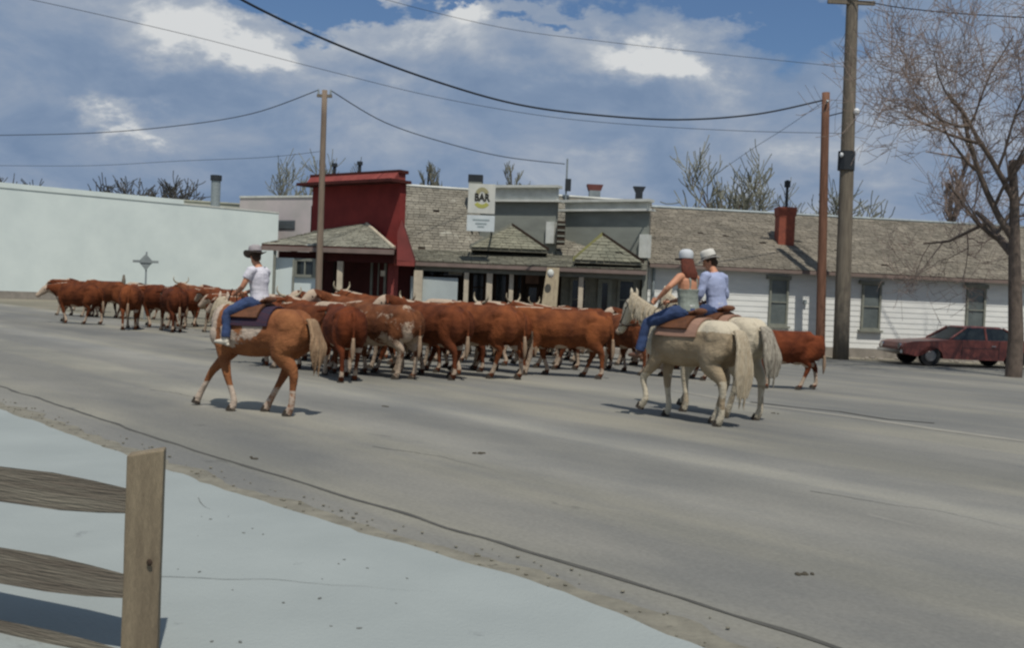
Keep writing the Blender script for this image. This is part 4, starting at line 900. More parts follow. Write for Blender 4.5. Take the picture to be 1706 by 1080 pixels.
def leg_pts(hx, hy, hzz, fx, fy, lift, kind, Ls):
    """joints from body to hoof. Ls: heights of knee/hock and fetlock"""
    kz, fz = Ls
    foot = Vector((fx, fy, lift)); 
    if kind == 'front':
        knee = Vector((lerp(hx,fx,0.52)+lift*0.9+0.02, lerp(hy,fy,0.6), kz+lift*0.7)); fet = Vector((fx-0.015-lift*0.5, fy, fz+lift)); return knee, fet, foot
    hock = Vector((lerp(hx,fx,0.62)-0.075-lift*0.1, lerp(hy,fy,0.6), kz+lift*0.8)); fet = Vector((fx-0.03-lift*0.5, fy, fz+lift)); return hock, fet, foot
def make_cow(pose, head=(0.42,0.0,0.16), horns=False, white=True, tailx=0.0, label=None, paintkind=0):
    """pose: foot x-shifts and lifts for FL,FR,HL,HR; head: (reach, yaw, height above neck)"""
    t = thing('cow', (0,0,0), 'cow', 'cow'); b = MB()
    b.tube([(-.84,0,1.10),(-.80,0,1.06),(-.70,0,1.00),(-.5,0,.965),(-.22,0,.92),(.08,0,.90),(.36,0,.92),(.58,0,.95),(.72,0,.98),(.78,0,1.0)],
           [(.06,.08),(.15,.19),(.245,.285),(.285,.315),(.325,.355),(.335,.37),(.29,.365),(.22,.31),(.14,.23),(.06,.12)], 18, 3)
    b.ell((-.50,.17,1.10),(.20,.11,.10)); b.ell((-.50,-.17,1.10),(.20,.11,.10)); b.ell((-.72,.13,.92),(.18,.14,.28)); b.ell((-.72,-.13,.92),(.18,.14,.28))
    b.ell((.42,0,1.2),(.25,.11,.11)); b.ell((.6,0,.72),(.16,.09,.16)); b.ell((-.35,0,.62),(.16,.10,.09))
    rc, yaw, hh = head; cy, sy = math.cos(yaw), math.sin(yaw)
    pol = Vector((.62+rc*cy, rc*sy, 1.10+hh)); hd = Vector((cy, sy, -0.85)).normalized() if hh > -0.2 else Vector((cy,sy,-1.3)).normalized()
    b.tube([(.48,0,1.02),(.66,.03*sy,1.05+hh*.3),(.62+rc*.65*cy,rc*.65*sy,1.07+hh*.75),tuple(pol+hd*0.02)], [(.20,.31),(.155,.25),(.115,.17),(.095,.12)], 14, 3)
    h = lambda k: tuple(pol+hd*k)
    b.tube([h(-.07),h(0.0),h(.10),h(.22),h(.34),h(.42),h(.46)], [(.06,.06),(.105,.105),(.112,.125),(.088,.105),(.07,.08),(.07,.07),(.04,.04)], 14, 2)
    lat = Vector((-sy,cy,0))
    for s in (-1,1):
        e = pol+lat*s*.09+Vector((0,0,-.01)); b.tube([tuple(e),tuple(e+lat*s*.09+Vector((0,0,-.02))),tuple(e+lat*s*.19+Vector((0,0,-.06)))], [(.022,.03),(.03,.055),(.02,.02)], 8, 2)
        c = h(.43); b.ell(Vector(c)+lat*s*0.03, (.03,.03,.03))
    for i, (hx, s, kind) in enumerate(((.46,1,'f'),(.46,-1,'f'),(-.60,1,'h'),(-.60,-1,'h'))):
        dx, lf = pose[i]
        if kind == 'f':
            k, f, o = leg_pts(hx, s*.16, .75, hx+dx+.02, s*.15, lf, 'front', (.40,.12))
            b.tube([(hx,s*.15,.98),(hx+.0,s*.17,.78),((hx*2+k.x)/3,s*.165,.60),tuple(k),(lerp(k.x,f.x,.5),lerp(k.y,f.y,.5),lerp(k.z,f.z,.5)),tuple(f),(o.x+.03,o.y,o.z+.03)], [(.09,.17),(.09,.14),(.07,.085),(.052,.058),(.036,.042),(.042,.046),(.05,.06)], 10, 2)
        else:
            k, f, o = leg_pts(hx, s*.16, .80, hx+dx, s*.15, lf, 'hind', (.44,.12))
            b.tube([(hx+.02,s*.15,1.02),(hx+.03,s*.17,.84),(hx+.06+(dx*.35),s*.18,.68),(lerp(hx+.03,k.x,.75),s*.16,.54),tuple(k),(lerp(k.x,f.x,.5),lerp(k.y,f.y,.5),lerp(k.z,f.z,.5)),tuple(f),(o.x+.03,o.y,o.z+.03)], [(.13,.24),(.13,.21),(.105,.15),(.065,.085),(.045,.062),(.036,.042),(.042,.046),(.05,.06)], 10, 2)
        q = MB(); q.tube([(o.x+.02,o.y,o.z+.075),(o.x+.04,o.y,o.z+.004)], [(.05,.055),(.062,.075)], 10); q.build('hoof', M_hoof, t, worldspace=False, smooth=False)
    b.tube([(-.80,0,1.18),(-.88,0,1.13),(-.93,tailx*.3,.95),(-.94,tailx*.6,.72)], [.04,.036,.027,.022], 8, 3)
    def paint(co):
        v = 0.0; r_ = (co-pol); k = r_.dot(hd)
        nz1 = noise.noise(co*3.0)*0.12
        if (co-(pol+hd*.2)).length < .34 and co.x > .5:
            v = max(v, sstep(-.10,.0,k-abs(r_.dot(lat))*.6))
            if abs(r_.dot(lat)) > .13: v = 0.1
        if co.x > -.95:
            v = max(v, 1-sstep(.50,.58, co.z+nz1*1.0) if abs(co.x) < .75 and co.z > .5 else 0)
        if co.z < .5: v = max(v, (1-sstep(.22,.40,co.z+nz1*1.8))*(0.62 if co.z > .1 else .25))
        if .4 < co.x < .95 and co.z > 1.05 and abs(co.y-sy*max(0,co.x-.62)) < .05+nz1*.3 and co.z > 1.16: v = max(v,.9)
        if .55 < co.x < .95 and co.z < .85: v = max(v, .85*sstep(.9,.8,co.z) if False else .8)
        if paintkind == 1:   # mottled roan
            v = max(v, 0.34+0.38*noise.noise(co*4.1)+0.2*sstep(1.0,.6,co.z))
        if paintkind == 2:
            v = max(v, .9*sstep(.12,.30,noise.noise(co*2.3+Vector((4,1,2)))+.5*sstep(.2,.7,co.x)-.1))
        if not white: v = min(v, .25) if co.z > .2 else v
        return v
    body = b.build('body', M_cow, t, worldspace=False, remesh=0.021, sit=3, paint=paint)
    q = MB(); q.tube([(-.94,tailx*.55,.76),(-.945,tailx*.7,.66),(-.95,tailx*.8,.52),(-.94,tailx,.36)], [.022,.034,.038,.010], 8, 2); q.build('tail_switch', M_switch, t, worldspace=False, smooth=True)
    for s in (-1,1):
        q = MB(); q.ell(pol+hd*.13+lat*s*.098+Vector((0,0,.02)), (.018,.018,.018), seg=8, rings=6); q.build('eye', M_eye, t, worldspace=False, smooth=True)
        if horns:
            e = pol+lat*s*.07+Vector((0,0,.05)); q = MB(); q.tube([tuple(e),tuple(e+lat*s*.12+Vector((0,0,.03))),tuple(e+lat*s*.2+Vector((0,0,.12))),tuple(e+lat*s*.19+Vector((0,0,.22)))], [.03,.026,.019,.006], 8, 3); q.build('horn', M_horn, t, worldspace=False, smooth=True)
    return t
wA = ((.20,0),(-.16,0),(-.14,0),(.20,0)); wB = ((-.18,.0),(.18,.05),(.20,0),(-.18,.02)); wC = ((.05,0),(-.06,0),(.04,0),(-.08,0))
protos = {
 'a': make_cow(wA, (.42,.0,.10), tailx=.02),
 'b': make_cow(wB, (.40,.55,.02), tailx=-.05),
 'c': make_cow(wC, (.40,-.35,.20), horns=True, tailx=.03),
 'd': make_cow(wA, (.42,.15,-.36), tailx=.0),
 'r': make_cow(wC, (.42,.1,.0), tailx=.05, paintkind=1),
 'p': make_cow(wB, (.44,-.5,.12), tailx=-.03, paintkind=2),
 'e': make_cow(wA, (.36,.9,.22), tailx=.06),
 'h': make_cow(wB, (.38,.9,.16), horns=True, tailx=.02),
}
GC = 'cattle driven down the street'
# (kind, px, py of the ground point under the belly, heading, scale, tint, label)
cows = [
 ('a', 128, 527, 168, 1.15, (.75,.7,.7), 'dark cow furthest left, walking away left with its head low'),
 ('d', 172, 530, 176, 1.15, (.9,.9,.9), 'brown cow behind the leftmost rear-view cow, facing left'),
 ('a', 218, 549, 112, 1.12, (1.15,1.1,1.0), 'red cow seen from behind, second nearest group at far left'),
 ('b', 268, 547, 150, 1.15, (.7,.6,.55), 'dark maroon cow in the left group just right of the street sign'),
 ('d', 306, 545, 60, 1.05, (.9,.8,.8), 'cow with lowered white face between the maroon cow and the tan one'),
 ('c', 336, 543, 165, 1.15, (1.1,1.3,1.5), 'tan-brown cow with raised head ahead of the pony'),
 ('b', 128, 540, 160, 1.08, (.8,.75,.7), 'dark cow leading the nearer edge of the far left group'),
 ('e', 150, 519, 165, 1.12, (.7,.65,.6), 'maroon cow behind the leftmost pair, nearest the white wall'),
 ('a', 196, 530, 150, 1.12, (.75,.7,.7), 'dark cow tucked between the short post and the rear-view cow'),
 ('p', 246, 532, 160, 1.10, (.85,.8,.8), 'pale-shouldered cow right behind the street sign pole'),
 ('a', 286, 553, 120, 1.05, (.62,.55,.55), 'darkest cow in front of the left group, seen from behind'),
 ('b', 318, 530, 155, 1.10, (.9,.85,.85), 'cow behind the tan-brown cow with the raised head'),
 ('e', 376, 540, 160, 1.10, (.85,.8,.8), 'cow in the back of the herd just left of the young rider'),
 ('a', 372, 556, 140, 1.08, (1,1,1), 'cow mostly hidden behind the neck of the pinto pony'),
 ('a', 568, 632, 112, 1.05, (.85,.7,.65), 'dark red cow seen from behind just right of the pony rump'),
 ('r', 628, 628, 150, 1.08, (.95,1.15,1.3), 'mottled roan cow with pale patches in the front of the herd'),
 ('e', 714, 628, 142, 1.06, (.85,.8,.8), 'deep red cow right of the mottled roan in the front row'),
 ('b', 795, 628, 150, 1.08, (1.15,1.15,1.1), 'bright red cow with white tail in the middle of the front row'),
 ('a', 936, 628, 164, 1.10, (1.25,1.3,1.2), 'large orange-red cow broadside in the front row with white legs'),
 ('d', 1046, 622, 122, 1.0, (1.0,1.05,1.1), 'red cow from behind left of the cream horse chest'),
 ('h', 868, 611, 170, 1.08, (.8,.75,.75), 'horned cow looking back between the two broadside front cows'),
 ('b', 1298, 648, 172, .93, (.95,.8,.8), 'red calf with white belly alone to the right of the horses'),
 ('a', 1122, 630, 150, 1.0, (.8,.8,.8), 'cow beyond the cream horse, legs showing under its belly'),
 ('d', 1004, 606, 165, 1.02, (1,.95,.9), 'cow behind the tail of the large orange-red cow'),
 ('b', 470, 612, 150, 1.0, (.9,.85,.85), 'cow beyond the pony, legs showing under its belly'),
 ('a', 420, 590, 160, 1.0, (1,1,1), 'cow behind the young rider in the white shirt'),
 ('c', 522, 604, 150, 1.05, (1.05,1,1), 'horned white-faced cow behind the pony rump, below the tan pole'),
 ('e', 596, 604, 170, 1.08, (1.1,1.2,1.25), 'brown cow of the second row behind the dark red rear-view cow'),
 ('p', 668, 600, 160, 1.06, (1.0,.95,.95), 'white-crested cow of the second row below the red store corner'),
 ('h', 742, 602, 170, 1.08, (.9,.9,.9), 'horned cow of the second row below the bluish counter panel'),
 ('a', 822, 598, 155, 1.03, (.8,.75,.75), 'dark cow of the second row below the cream porch post'),
 ('c', 912, 598, 160, 1.03, (1,1,1), 'cow of the second row below the leaning pale board'),
 ('p', 482, 584, 165, 1.05, (.9,.9,.95), 'cow of the back row left of the tan pole'),
 ('e', 556, 586, 160, 1.10, (1.0,1.05,1.1), 'cow of the back row right of the tan pole'),
 ('c', 628, 584, 170, 1.10, (1.1,1.1,1.1), 'cow of the back row below the red pier'),
 ('e', 706, 584, 165, 1.08, (.85,.85,.85), 'cow of the back row below the shop window card'),
 ('p', 776, 586, 170, 1.05, (1,1,1.1), 'cow of the back row below the shop sign'),
 ('a', 505, 595, 155, 1.03, (.8,.75,.75), 'cow of the fourth row, just left of the tan pole base'),
 ('d', 580, 597, 165, 1.03, (.9,.85,.8), 'cow of the fourth row, below the white porch post of the red store'),
 ('a', 650, 596, 150, 1.03, (.8,.75,.7), 'cow of the fourth row, below the red store pier'),
 ('b', 722, 595, 160, 1.03, (.85,.8,.8), 'cow of the fourth row, below the middle of the bluish panel'),
 ('d', 796, 593, 155, 1.03, (.8,.75,.75), 'cow of the fourth row, between two cream porch posts under the sign'),
 ('a', 884, 592, 160, 1.03, (.85,.8,.8), 'cow of the fourth row, below the faded pink door board'),
 ('d', 962, 595, 150, 1.03, (.8,.8,.8), 'cow of the fourth row, below the thin post of the sage front'),
 ('a', 1030, 600, 155, 1.03, (.8,.75,.75), 'cow of the fourth row, below the sage shop door'),
 ('p', 600, 619, 158, 1.02, (.8,.75,.7), 'dark cow squeezed between the rear-view cow and the mottled roan'),
 ('d', 676, 617, 165, 1.02, (.9,.85,.85), 'low-headed cow behind the gap right of the mottled roan'),
 ('a', 758, 616, 150, 1.02, (.75,.7,.7), 'dark cow behind the gap between the deep red and bright red cows'),
 ('a', 836, 620, 140, 1.02, (.85,.8,.75), 'dark red cow just right of the bright red front cow'),
 ('b', 900, 614, 165, 1.0, (.8,.8,.8), 'cow hidden behind the shoulder of the large orange-red cow'),
 ('a', 974, 612, 150, 1.02, (.8,.75,.75), 'cow hidden behind the rump of the large orange-red cow'),
 ('e', 1078, 612, 150, 1.02, (.9,.9,.9), 'cow beyond the neck of the nearer cream horse'),
 ('d', 1150, 618, 160, 1.0, (.9,.85,.85), 'cow beyond the cream horse belly, farther right'),
 ('d', 512, 618, 150, 1.0, (.8,.8,.8), 'cow just beyond the rump of the pinto pony'),
 ('p', 856, 588, 160, 1.05, (.9,.9,.9), 'cow of the back row below the gap between gables'),
 ('c', 940, 588, 165, 1.03, (1,.95,.95), 'cow of the back row below the sage shop front'),
 ('a', 400, 566, 160, 1.0, (.95,.9,.9), 'cow of the back row above the pony mane'),
]
def place(root, loc, rot, s, tint, lab, grp):
    root.location = loc; root.rotation_euler = (0,0,R(rot)); root.scale = (s,s,s); root['label'] = lab
    if grp: root['group'] = grp
    for ch in root.children:
        if ch.name.startswith('body'): ch.color = (*tint,1)
used = set(); rs = random.Random(9)
for k, px, py, hd_, s, tint, lab in cows:
    r_ = protos[k] if k not in used else copy_tree(protos[k]); used.add(k)
    p = G(px, py); place(r_, (p.x,p.y,0), hd_+rs.uniform(-7,7), s*rs.uniform(.965,1.035), tint, lab, GC)

# ------------------------------------------------------------------ horses
M_hair = mat('pale_horse_hair', (0.50,0.43,0.31), (0.33,0.26,0.17), scale=14, stretch=(4,4,0.4), bump=0.6)
M_hairt = mat('tan_horse_hair', (0.36,0.24,0.14), (0.22,0.13,0.07), scale=14, stretch=(4,4,0.4), bump=0.6)
M_hairg = mat('grey_white_horse_hair', (0.42,0.38,0.30), (0.17,0.145,0.115), scale=10, stretch=(4,4,0.4), bump=0.6)
M_lea = mat('saddle_leather', (0.16,0.065,0.03), (0.09,0.04,0.02), rough=0.5, scale=8); M_rein = mat('rein_leather', (0.05,0.03,0.02), bump=0)
def make_horse(pose, head, mcoat, mhair, mtail, painter, label, group, loc, rot, s, tail_sway=0.0, tail_len=0.62):
    t = thing('horse', (0,0,0), label, 'horse', group); b = MB()
    b.tube([(-.80,0,1.22),(-.76,0,1.20),(-.64,0,1.16),(-.44,0,1.14),(-.18,0,1.10),(.08,0,1.09),(.32,0,1.12),(.5,0,1.16),(.62,0,1.18),(.70,0,1.18)],
           [(.05,.08),(.15,.18),(.235,.275),(.27,.305),(.29,.325),(.29,.335),(.26,.34),(.215,.305),(.16,.235),(.06,.12)], 18, 3)
    b.ell((-.56,.11,1.20),(.26,.175,.24)); b.ell((-.56,-.11,1.20),(.26,.175,.24)); b.ell((.36,0,1.38),(.24,.07,.11)); b.ell((.56,.09,1.04),(.14,.12,.17)); b.ell((.56,-.09,1.04),(.14,.12,.17))
    rc, yaw, hh, tilt = head; cy, sy = math.cos(yaw), math.sin(yaw)
    pol = Vector((.58+rc*cy, rc*sy, 1.34+hh)); hd = Vector((cy*math.cos(tilt), sy*math.cos(tilt), -math.sin(tilt))); lat = Vector((-sy,cy,0))
    n1 = Vector((.60,0.02*sy,1.24+hh*.12)); n2 = Vector((.60+rc*.48*cy, rc*.48*sy, 1.30+hh*.55)); n3 = pol-Vector((0.06*cy,0.06*sy,0.05))
    b.tube([(.38,0,1.20),tuple(n1),tuple(n2),tuple(n3),tuple(pol+hd*.03)], [(.15,.28),(.125,.245),(.09,.175),(.072,.125),(.06,.10)], 14, 4)
    h = lambda k, dz=0: tuple(pol+hd*k+Vector((0,0,dz)))
    b.tube([h(-.06),h(.02),h(.14),h(.28),h(.42),h(.52),h(.56)], [(.05,.06),(.08,.11),(.088,.135),(.068,.10),(.053,.072),(.056,.064),(.035,.04)], 14, 2)
    for s_ in (-1,1):
        e = pol+lat*s_*.045+Vector((0,0,.06)); b.tube([tuple(e),tuple(e+Vector((0,0,.08))+lat*s_*.01),tuple(e+Vector((.02*cy,.02*sy,.15)))], [.026,.03,.008], 8, 2)
    for i, (hx, s_, kind) in enumerate(((.46,1,'f'),(.46,-1,'f'),(-.58,1,'h'),(-.58,-1,'h'))):
        dx, lf = pose[i]
        if kind == 'f':
            k, f, o = leg_pts(hx, s_*.13, .9, hx+dx+.02, s_*.13, lf, 'front', (.50,.15))
            b.tube([(hx+.02,s_*.12,1.12),(hx-.02,s_*.135,.92),((hx*2+k.x)/3,s_*.13,.74),tuple(k),(lerp(k.x,f.x,.5),lerp(k.y,f.y,.5),lerp(k.z,f.z,.5)),tuple(f),(o.x+.03,o.y,o.z+.03)], [(.10,.18),(.10,.145),(.076,.095),(.054,.06),(.037,.043),(.044,.048),(.054,.06)], 10, 2)
        else:
            k, f, o = leg_pts(hx, s_*.14, .95, hx+dx, s_*.13, lf, 'hind', (.54,.15))
            b.tube([(hx+.02,s_*.12,1.22),(hx+.04,s_*.15,1.0),(hx+.10+dx*.35,s_*.155,.82),(lerp(hx+.05,k.x,.75),s_*.14,.66),tuple(k),(lerp(k.x,f.x,.5),lerp(k.y,f.y,.5),lerp(k.z,f.z,.5)),tuple(f),(o.x+.03,o.y,o.z+.03)], [(.14,.26),(.15,.24),(.115,.165),(.068,.095),(.05,.07),(.039,.047),(.046,.05),(.054,.06)], 10, 2)
        q = MB(); q.tube([(o.x+.02,o.y,o.z+.085),(o.x+.045,o.y,o.z+.004)], [(.046,.05),(.06,.07)], 12); q.build('hoof', M_hoof, t, worldspace=False)
    b.build('body', mcoat, t, worldspace=False, remesh=0.02, sit=3, paint=lambda co: painter(co, pol, hd, lat))
    # tail: many locks joined by remesh
    q = MB(); rr = random.Random(4)
    for j in range(9):
        y = (j-4)*.018; a0 = Vector((-.80,y*.5,1.30)); x1 = -.92-rr.uniform(0,.04)
        q.tube([tuple(a0),(-.87,y,1.28),(x1,y*1.8+tail_sway*.2,1.08),(x1-.03+rr.uniform(-.03,.03),y*2.2+tail_sway*.6,1.28-tail_len*.65),(x1-.02+rr.uniform(-.04,.04),y*1.6+tail_sway,1.28-tail_len-rr.uniform(0,.2))], [.025,.035,.034,.03,.008], 6, 3)
    q.build('tail', mtail, t, worldspace=False, remesh=0.012, sit=1)
    # mane locks down the neck
    q = MB(); rr = random.Random(8); n0 = Vector((.30,0,1.46)); side = 1
    for j in range(22):
        u = j/21; c = n0.lerp(Vector((n2.x-.04*cy,n2.y-.04*sy,n2.z+.15)), u/.5) if u < .5 else Vector((n2.x-.04*cy,n2.y-.04*sy,n2.z+.15)).lerp(pol+Vector((-.02,0,.09)), (u-.5)/.5)
        ll = rr.uniform(.20,.34)*(1 if u > .15 else .6); out = Vector((0,0,0))
        q.tube([tuple(c+Vector((0,0,-.03))),tuple(c+lat*side*.06+Vector((0,0,.01))),tuple(c+lat*side*(.115+.02*(1-u))+Vector((rr.uniform(-.03,.03),0,-ll*.5))),tuple(c+lat*side*(.125+.03*(1-u))+Vector((rr.uniform(-.05,.05),0,-ll)))], [.03,.032,.028,.008], 6, 2)
    q.tube([h(-.03,.09),h(.04,.10),h(.13,.10)], [.03,.035,.01], 6, 2)
    q.build('mane', mhair, t, worldspace=False, remesh=0.011, sit=1)
    for s_ in (-1,1):
        q = MB(); q.ell(pol+hd*.16+lat*s_*.078+Vector((0,0,.03)), (.02,.02,.02), seg=8, rings=6); q.build('eye', M_eye, t, worldspace=False, smooth=True)
        q = MB(); q.ell(pol+hd*.51+lat*s_*.045+Vector((0,0,.0)), (.014,.008,.018), seg=8, rings=6); q.build('nostril', M_eye, t, worldspace=False, smooth=True)
    # bridle and reins
    q = MB()
    def loop(k, w, hgt, n=14):
        c = pol+hd*k; upv = lat.cross(hd).normalized(); q.tube([tuple(c+lat*w*math.cos(a)+upv*hgt*math.sin(a)) for a in [2*math.pi*i/n for i in range(n+1)]], [.009]*(n+1), 5)
    loop(.06,.086,.125); loop(.40,.062,.085)
    upv = lat.cross(hd).normalized()
    for s_ in (-1,1):
        q.tube([tuple(pol+hd*.06+lat*s_*.088), tuple(pol+hd*.40+lat*s_*.064-upv*.02)], [.008,.008], 5)
    q.build('bridle', M_rein, t, worldspace=False)
    q = MB()
    for s_ in (-1,1):
        m0 = pol+hd*.46+lat*s_*.06-upv*.03; q.tube([tuple(m0), tuple(m0.lerp(Vector((.38,s_*.12,1.55)),.5)+Vector((0,s_*.05,-.07))), (.40,s_*.05,1.68)], [.008]*3, 5, 4)
    q.build('reins', M_rein, t, worldspace=False)
    t.location = loc; t.rotation_euler = (0,0,R(rot)); t.scale = (s,s,s); return t
def n3(co, k): return noise.noise(co*k)
def paint_pinto(co, pol, hd, lat):
    v = 0.0
    if co.z < .36: v = .9 if co.x > .1 else .55
    if co.z < 1.25 and co.z > .6: v = max(v, sstep(.78,.90,co.z+.1*n3(co,5))*sstep(.50,.36,co.x)*(.85+.9*n3(co+Vector((3,1,0)),2.7))*sstep(1.28,1.08,co.z+.15*n3(co,4))*sstep(-.34,-.12,co.x+.2*n3(co,3.7)))
    if (co-Vector((-.12,.26,1.25))).length < .17+.06*n3(co,5): v = .85
    if co.z > .85: v = max(v, (.62+.5*n3(co,2.6))*sstep(.86,1.0,co.z+.1*n3(co,5))*sstep(.44,.56,co.x))
    if (co-pol).dot(hd) > .0 and (co-(pol+hd*.25)).length < .42 and abs((co-pol).dot(lat)) < .05: v = 1
    if .9 < co.z and co.x > .62: v = max(v,.6)
    return v
def paint_cream(co, pol, hd, lat):
    v = 0.30
    if co.z > 1.22: v = max(v, .2+.9*sstep(1.20,1.36,co.z+.06*n3(co,3)))
    if co.x > .5 and co.z > .9: v = max(v, .75+.3*n3(co,3))
    if co.z < .62: v = max(v, .45+1.2*n3(co,7))
    if co.z < .25: v = max(v, .8)
    return v
def paint_white(co, pol, hd, lat):
    v = .8+.35*n3(co,2.5)
    if co.z < .5: v = .5+1.0*n3(co,6)
    return v
C_pinto = coat('palomino_pinto_coat', (0.29,0.118,0.048), (0.16,0.058,0.026), (0.46,0.37,0.29))
C_cream = coat('cream_dun_coat', (0.34,0.27,0.18), (0.25,0.19,0.12), (0.50,0.44,0.33))
C_white = coat('flecked_white_coat', (0.38,0.32,0.23), (0.28,0.22,0.15), (0.50,0.44,0.33))
pA = ((-.22,0),(.56,.03),(-.06,0),(.46,0)); pB = ((.22,.10),(-.05,0),(-.12,0),(.16,0)); pC = ((-.05,0),(.24,.06),(.22,0),(-.12,0))
pp = G(424, 687); s1 = 0.915
horse1 = make_horse(pA, (.46,-.95,.10,1.1), C_pinto, M_hair, M_hairt, paint_pinto, 'tan and white pinto pony walking left under the young rider', None, (pp.x,pp.y,0), 159, s1, tail_len=.55)
pn = G(1141, 701); s2 = 0.965
horse2 = make_horse(pB, (.54,-.10,.32,1.05), C_cream, M_hair, M_hair, paint_cream, 'nearer cream dun horse with long pale tail under the auburn-haired rider', None, (pn.x,pn.y,0), 131, s2, tail_len=.85)
pf = G(1188, 692); s3 = 1.0
horse3 = make_horse(pC, (.58,-.25,.32,.95), C_white, M_hair, M_hairg, paint_white, 'farther whitish horse with grey tail under the rider in blue', None, (pf.x,pf.y,0), 128, s3, tail_sway=-.06, tail_len=.62)
# saddles
def make_saddle(horse, rot, s, mblank, label, mb2=None):
    t = thing('saddle', horse.location, label, 'saddle', None, R(rot)); t.scale = (s,s,s)
    def shell(x0, x1, a0, rw, rh, zc, th, m, nm, n=18):
        b = MB(); g = []
        for ix in range(7):
            x = lerp(x0,x1,ix/6); row_ = []
            for i in range(n+1):
                a = lerp(-a0,a0,i/n); row_.append([Vector((x,(rw+k)*math.sin(a), zc+(rh+k)*math.cos(a)+0.006*((x-.1)/.3)**2)) for k in (0,th)])
            g.append(row_)
        for ix in range(6):
            for i in range(n):
                b.poly([g[ix][i][1],g[ix+1][i][1],g[ix+1][i+1][1],g[ix][i+1][1]]); b.poly([g[ix][i][0],g[ix][i+1][0],g[ix+1][i+1][0],g[ix+1][i][0]])
        for ix in range(6):
            for i in (0,n): b.poly([g[ix][i][0],g[ix][i][1],g[ix+1][i][1],g[ix+1][i][0]])
        for i in range(n):
            for ix in (0,6): b.poly([g[ix][i][0],g[ix][i][1],g[ix][i+1][1],g[ix][i+1][0]])
        return b.build(nm, m, t, worldspace=False, smooth=True)
    shell(-.34,.38,R(74),.285,.345,1.09,.025,mblank,'blanket')
    if mb2: shell(-.30,.34,R(66),.315,.375,1.09,.012,mb2,'blanket')
    shell(-.18,.30,R(58),.325,.388,1.09,.03,M_lea,'skirt')
    b = MB(); b.tube([(-.20,0,1.56),(-.14,0,1.535),(.05,0,1.50),(.22,0,1.53)], [(.11,.04),(.13,.04),(.12,.04),(.09,.045)], 12, 2); b.ell((-.19,0,1.555),(.04,.15,.045)); b.build('seat', M_lea, t, worldspace=False, remesh=.012)
    b = MB(); b.tube([(.23,0,1.52),(.27,0,1.60),(.28,0,1.635)], [.03,.022,.035], 10); b.build('horn', M_lea, t, worldspace=False, smooth=True)
    return t
M_bl1 = mat('navy_saddle_blanket', (0.020,0.020,0.040), (0.055,0.020,0.030), scale=4, stretch=(1,1,8)); M_bl2 = mat('tan_saddle_blanket', (0.34,0.20,0.14), (0.24,0.14,0.10), scale=4, stretch=(1,1,8))
make_saddle(horse1, 159, s1, M_bl1, 'saddle with navy and maroon blanket on the pinto pony')
make_saddle(horse2, 131, s2, M_bl2, 'saddle with pinkish tan blanket on the nearer cream horse')
make_saddle(horse3, 128, s3, M_bl2, 'saddle on the farther whitish horse under the man')

# ------------------------------------------------------------------ riders
M_skin = mat('skin', (0.52,0.25,0.145), (0.42,0.19,0.11), rough=0.6, scale=4, bump=0.05)
M_jean = mat('blue_denim', (0.045,0.075,0.17), (0.028,0.045,0.10), scale=6, bump=0.4, bscale=50)
M_tee = mat('white_cotton', (0.62,0.60,0.63), (0.50,0.48,0.53), scale=5, bump=0.3, bscale=12)
M_bshirt = mat('pale_blue_shirt', (0.33,0.37,0.52), (0.28,0.32,0.46), scale=4, bump=0.4, bscale=10)
M_orange = mat('orange_cloth', (0.60,0.22,0.11), (0.48,0.16,0.08), scale=5, bump=0.3, bscale=12)
M_gshirt = mat('grey_green_cloth', (0.26,0.29,0.25), (0.19,0.21,0.18), scale=5, bump=0.3, bscale=12)
M_boot = mat('brown_boot', (0.16,0.075,0.05), (0.10,0.05,0.03), rough=0.5, bump=0.1); M_wboot = mat('pale_shoe', (0.62,0.57,0.46), (0.5,0.46,0.38), rough=0.6, bump=0.1)
M_aub = mat('auburn_hair', (0.13,0.035,0.02), (0.07,0.02,0.012), scale=20, stretch=(4,4,.5)); M_brn = mat('brown_hair', (0.06,0.035,0.02), (0.035,0.02,0.012), scale=20, stretch=(4,4,.5))
M_hatw = mat('off_white_hat', (0.60,0.58,0.52), (0.50,0.48,0.43), scale=6, bump=.1); M_hatg = mat('pale_grey_hat', (0.52,0.54,0.55), (0.42,0.44,0.45), scale=6, bump=.1); M_hatb = mat('dark_brown_felt', (0.11,0.088,0.075), (0.07,0.056,0.048), scale=6, bump=.1); M_band = mat('hat_band', (0.03,0.025,0.025), bump=0)
M_belt = mat('pale_belt', (0.5,0.5,0.47), bump=0)
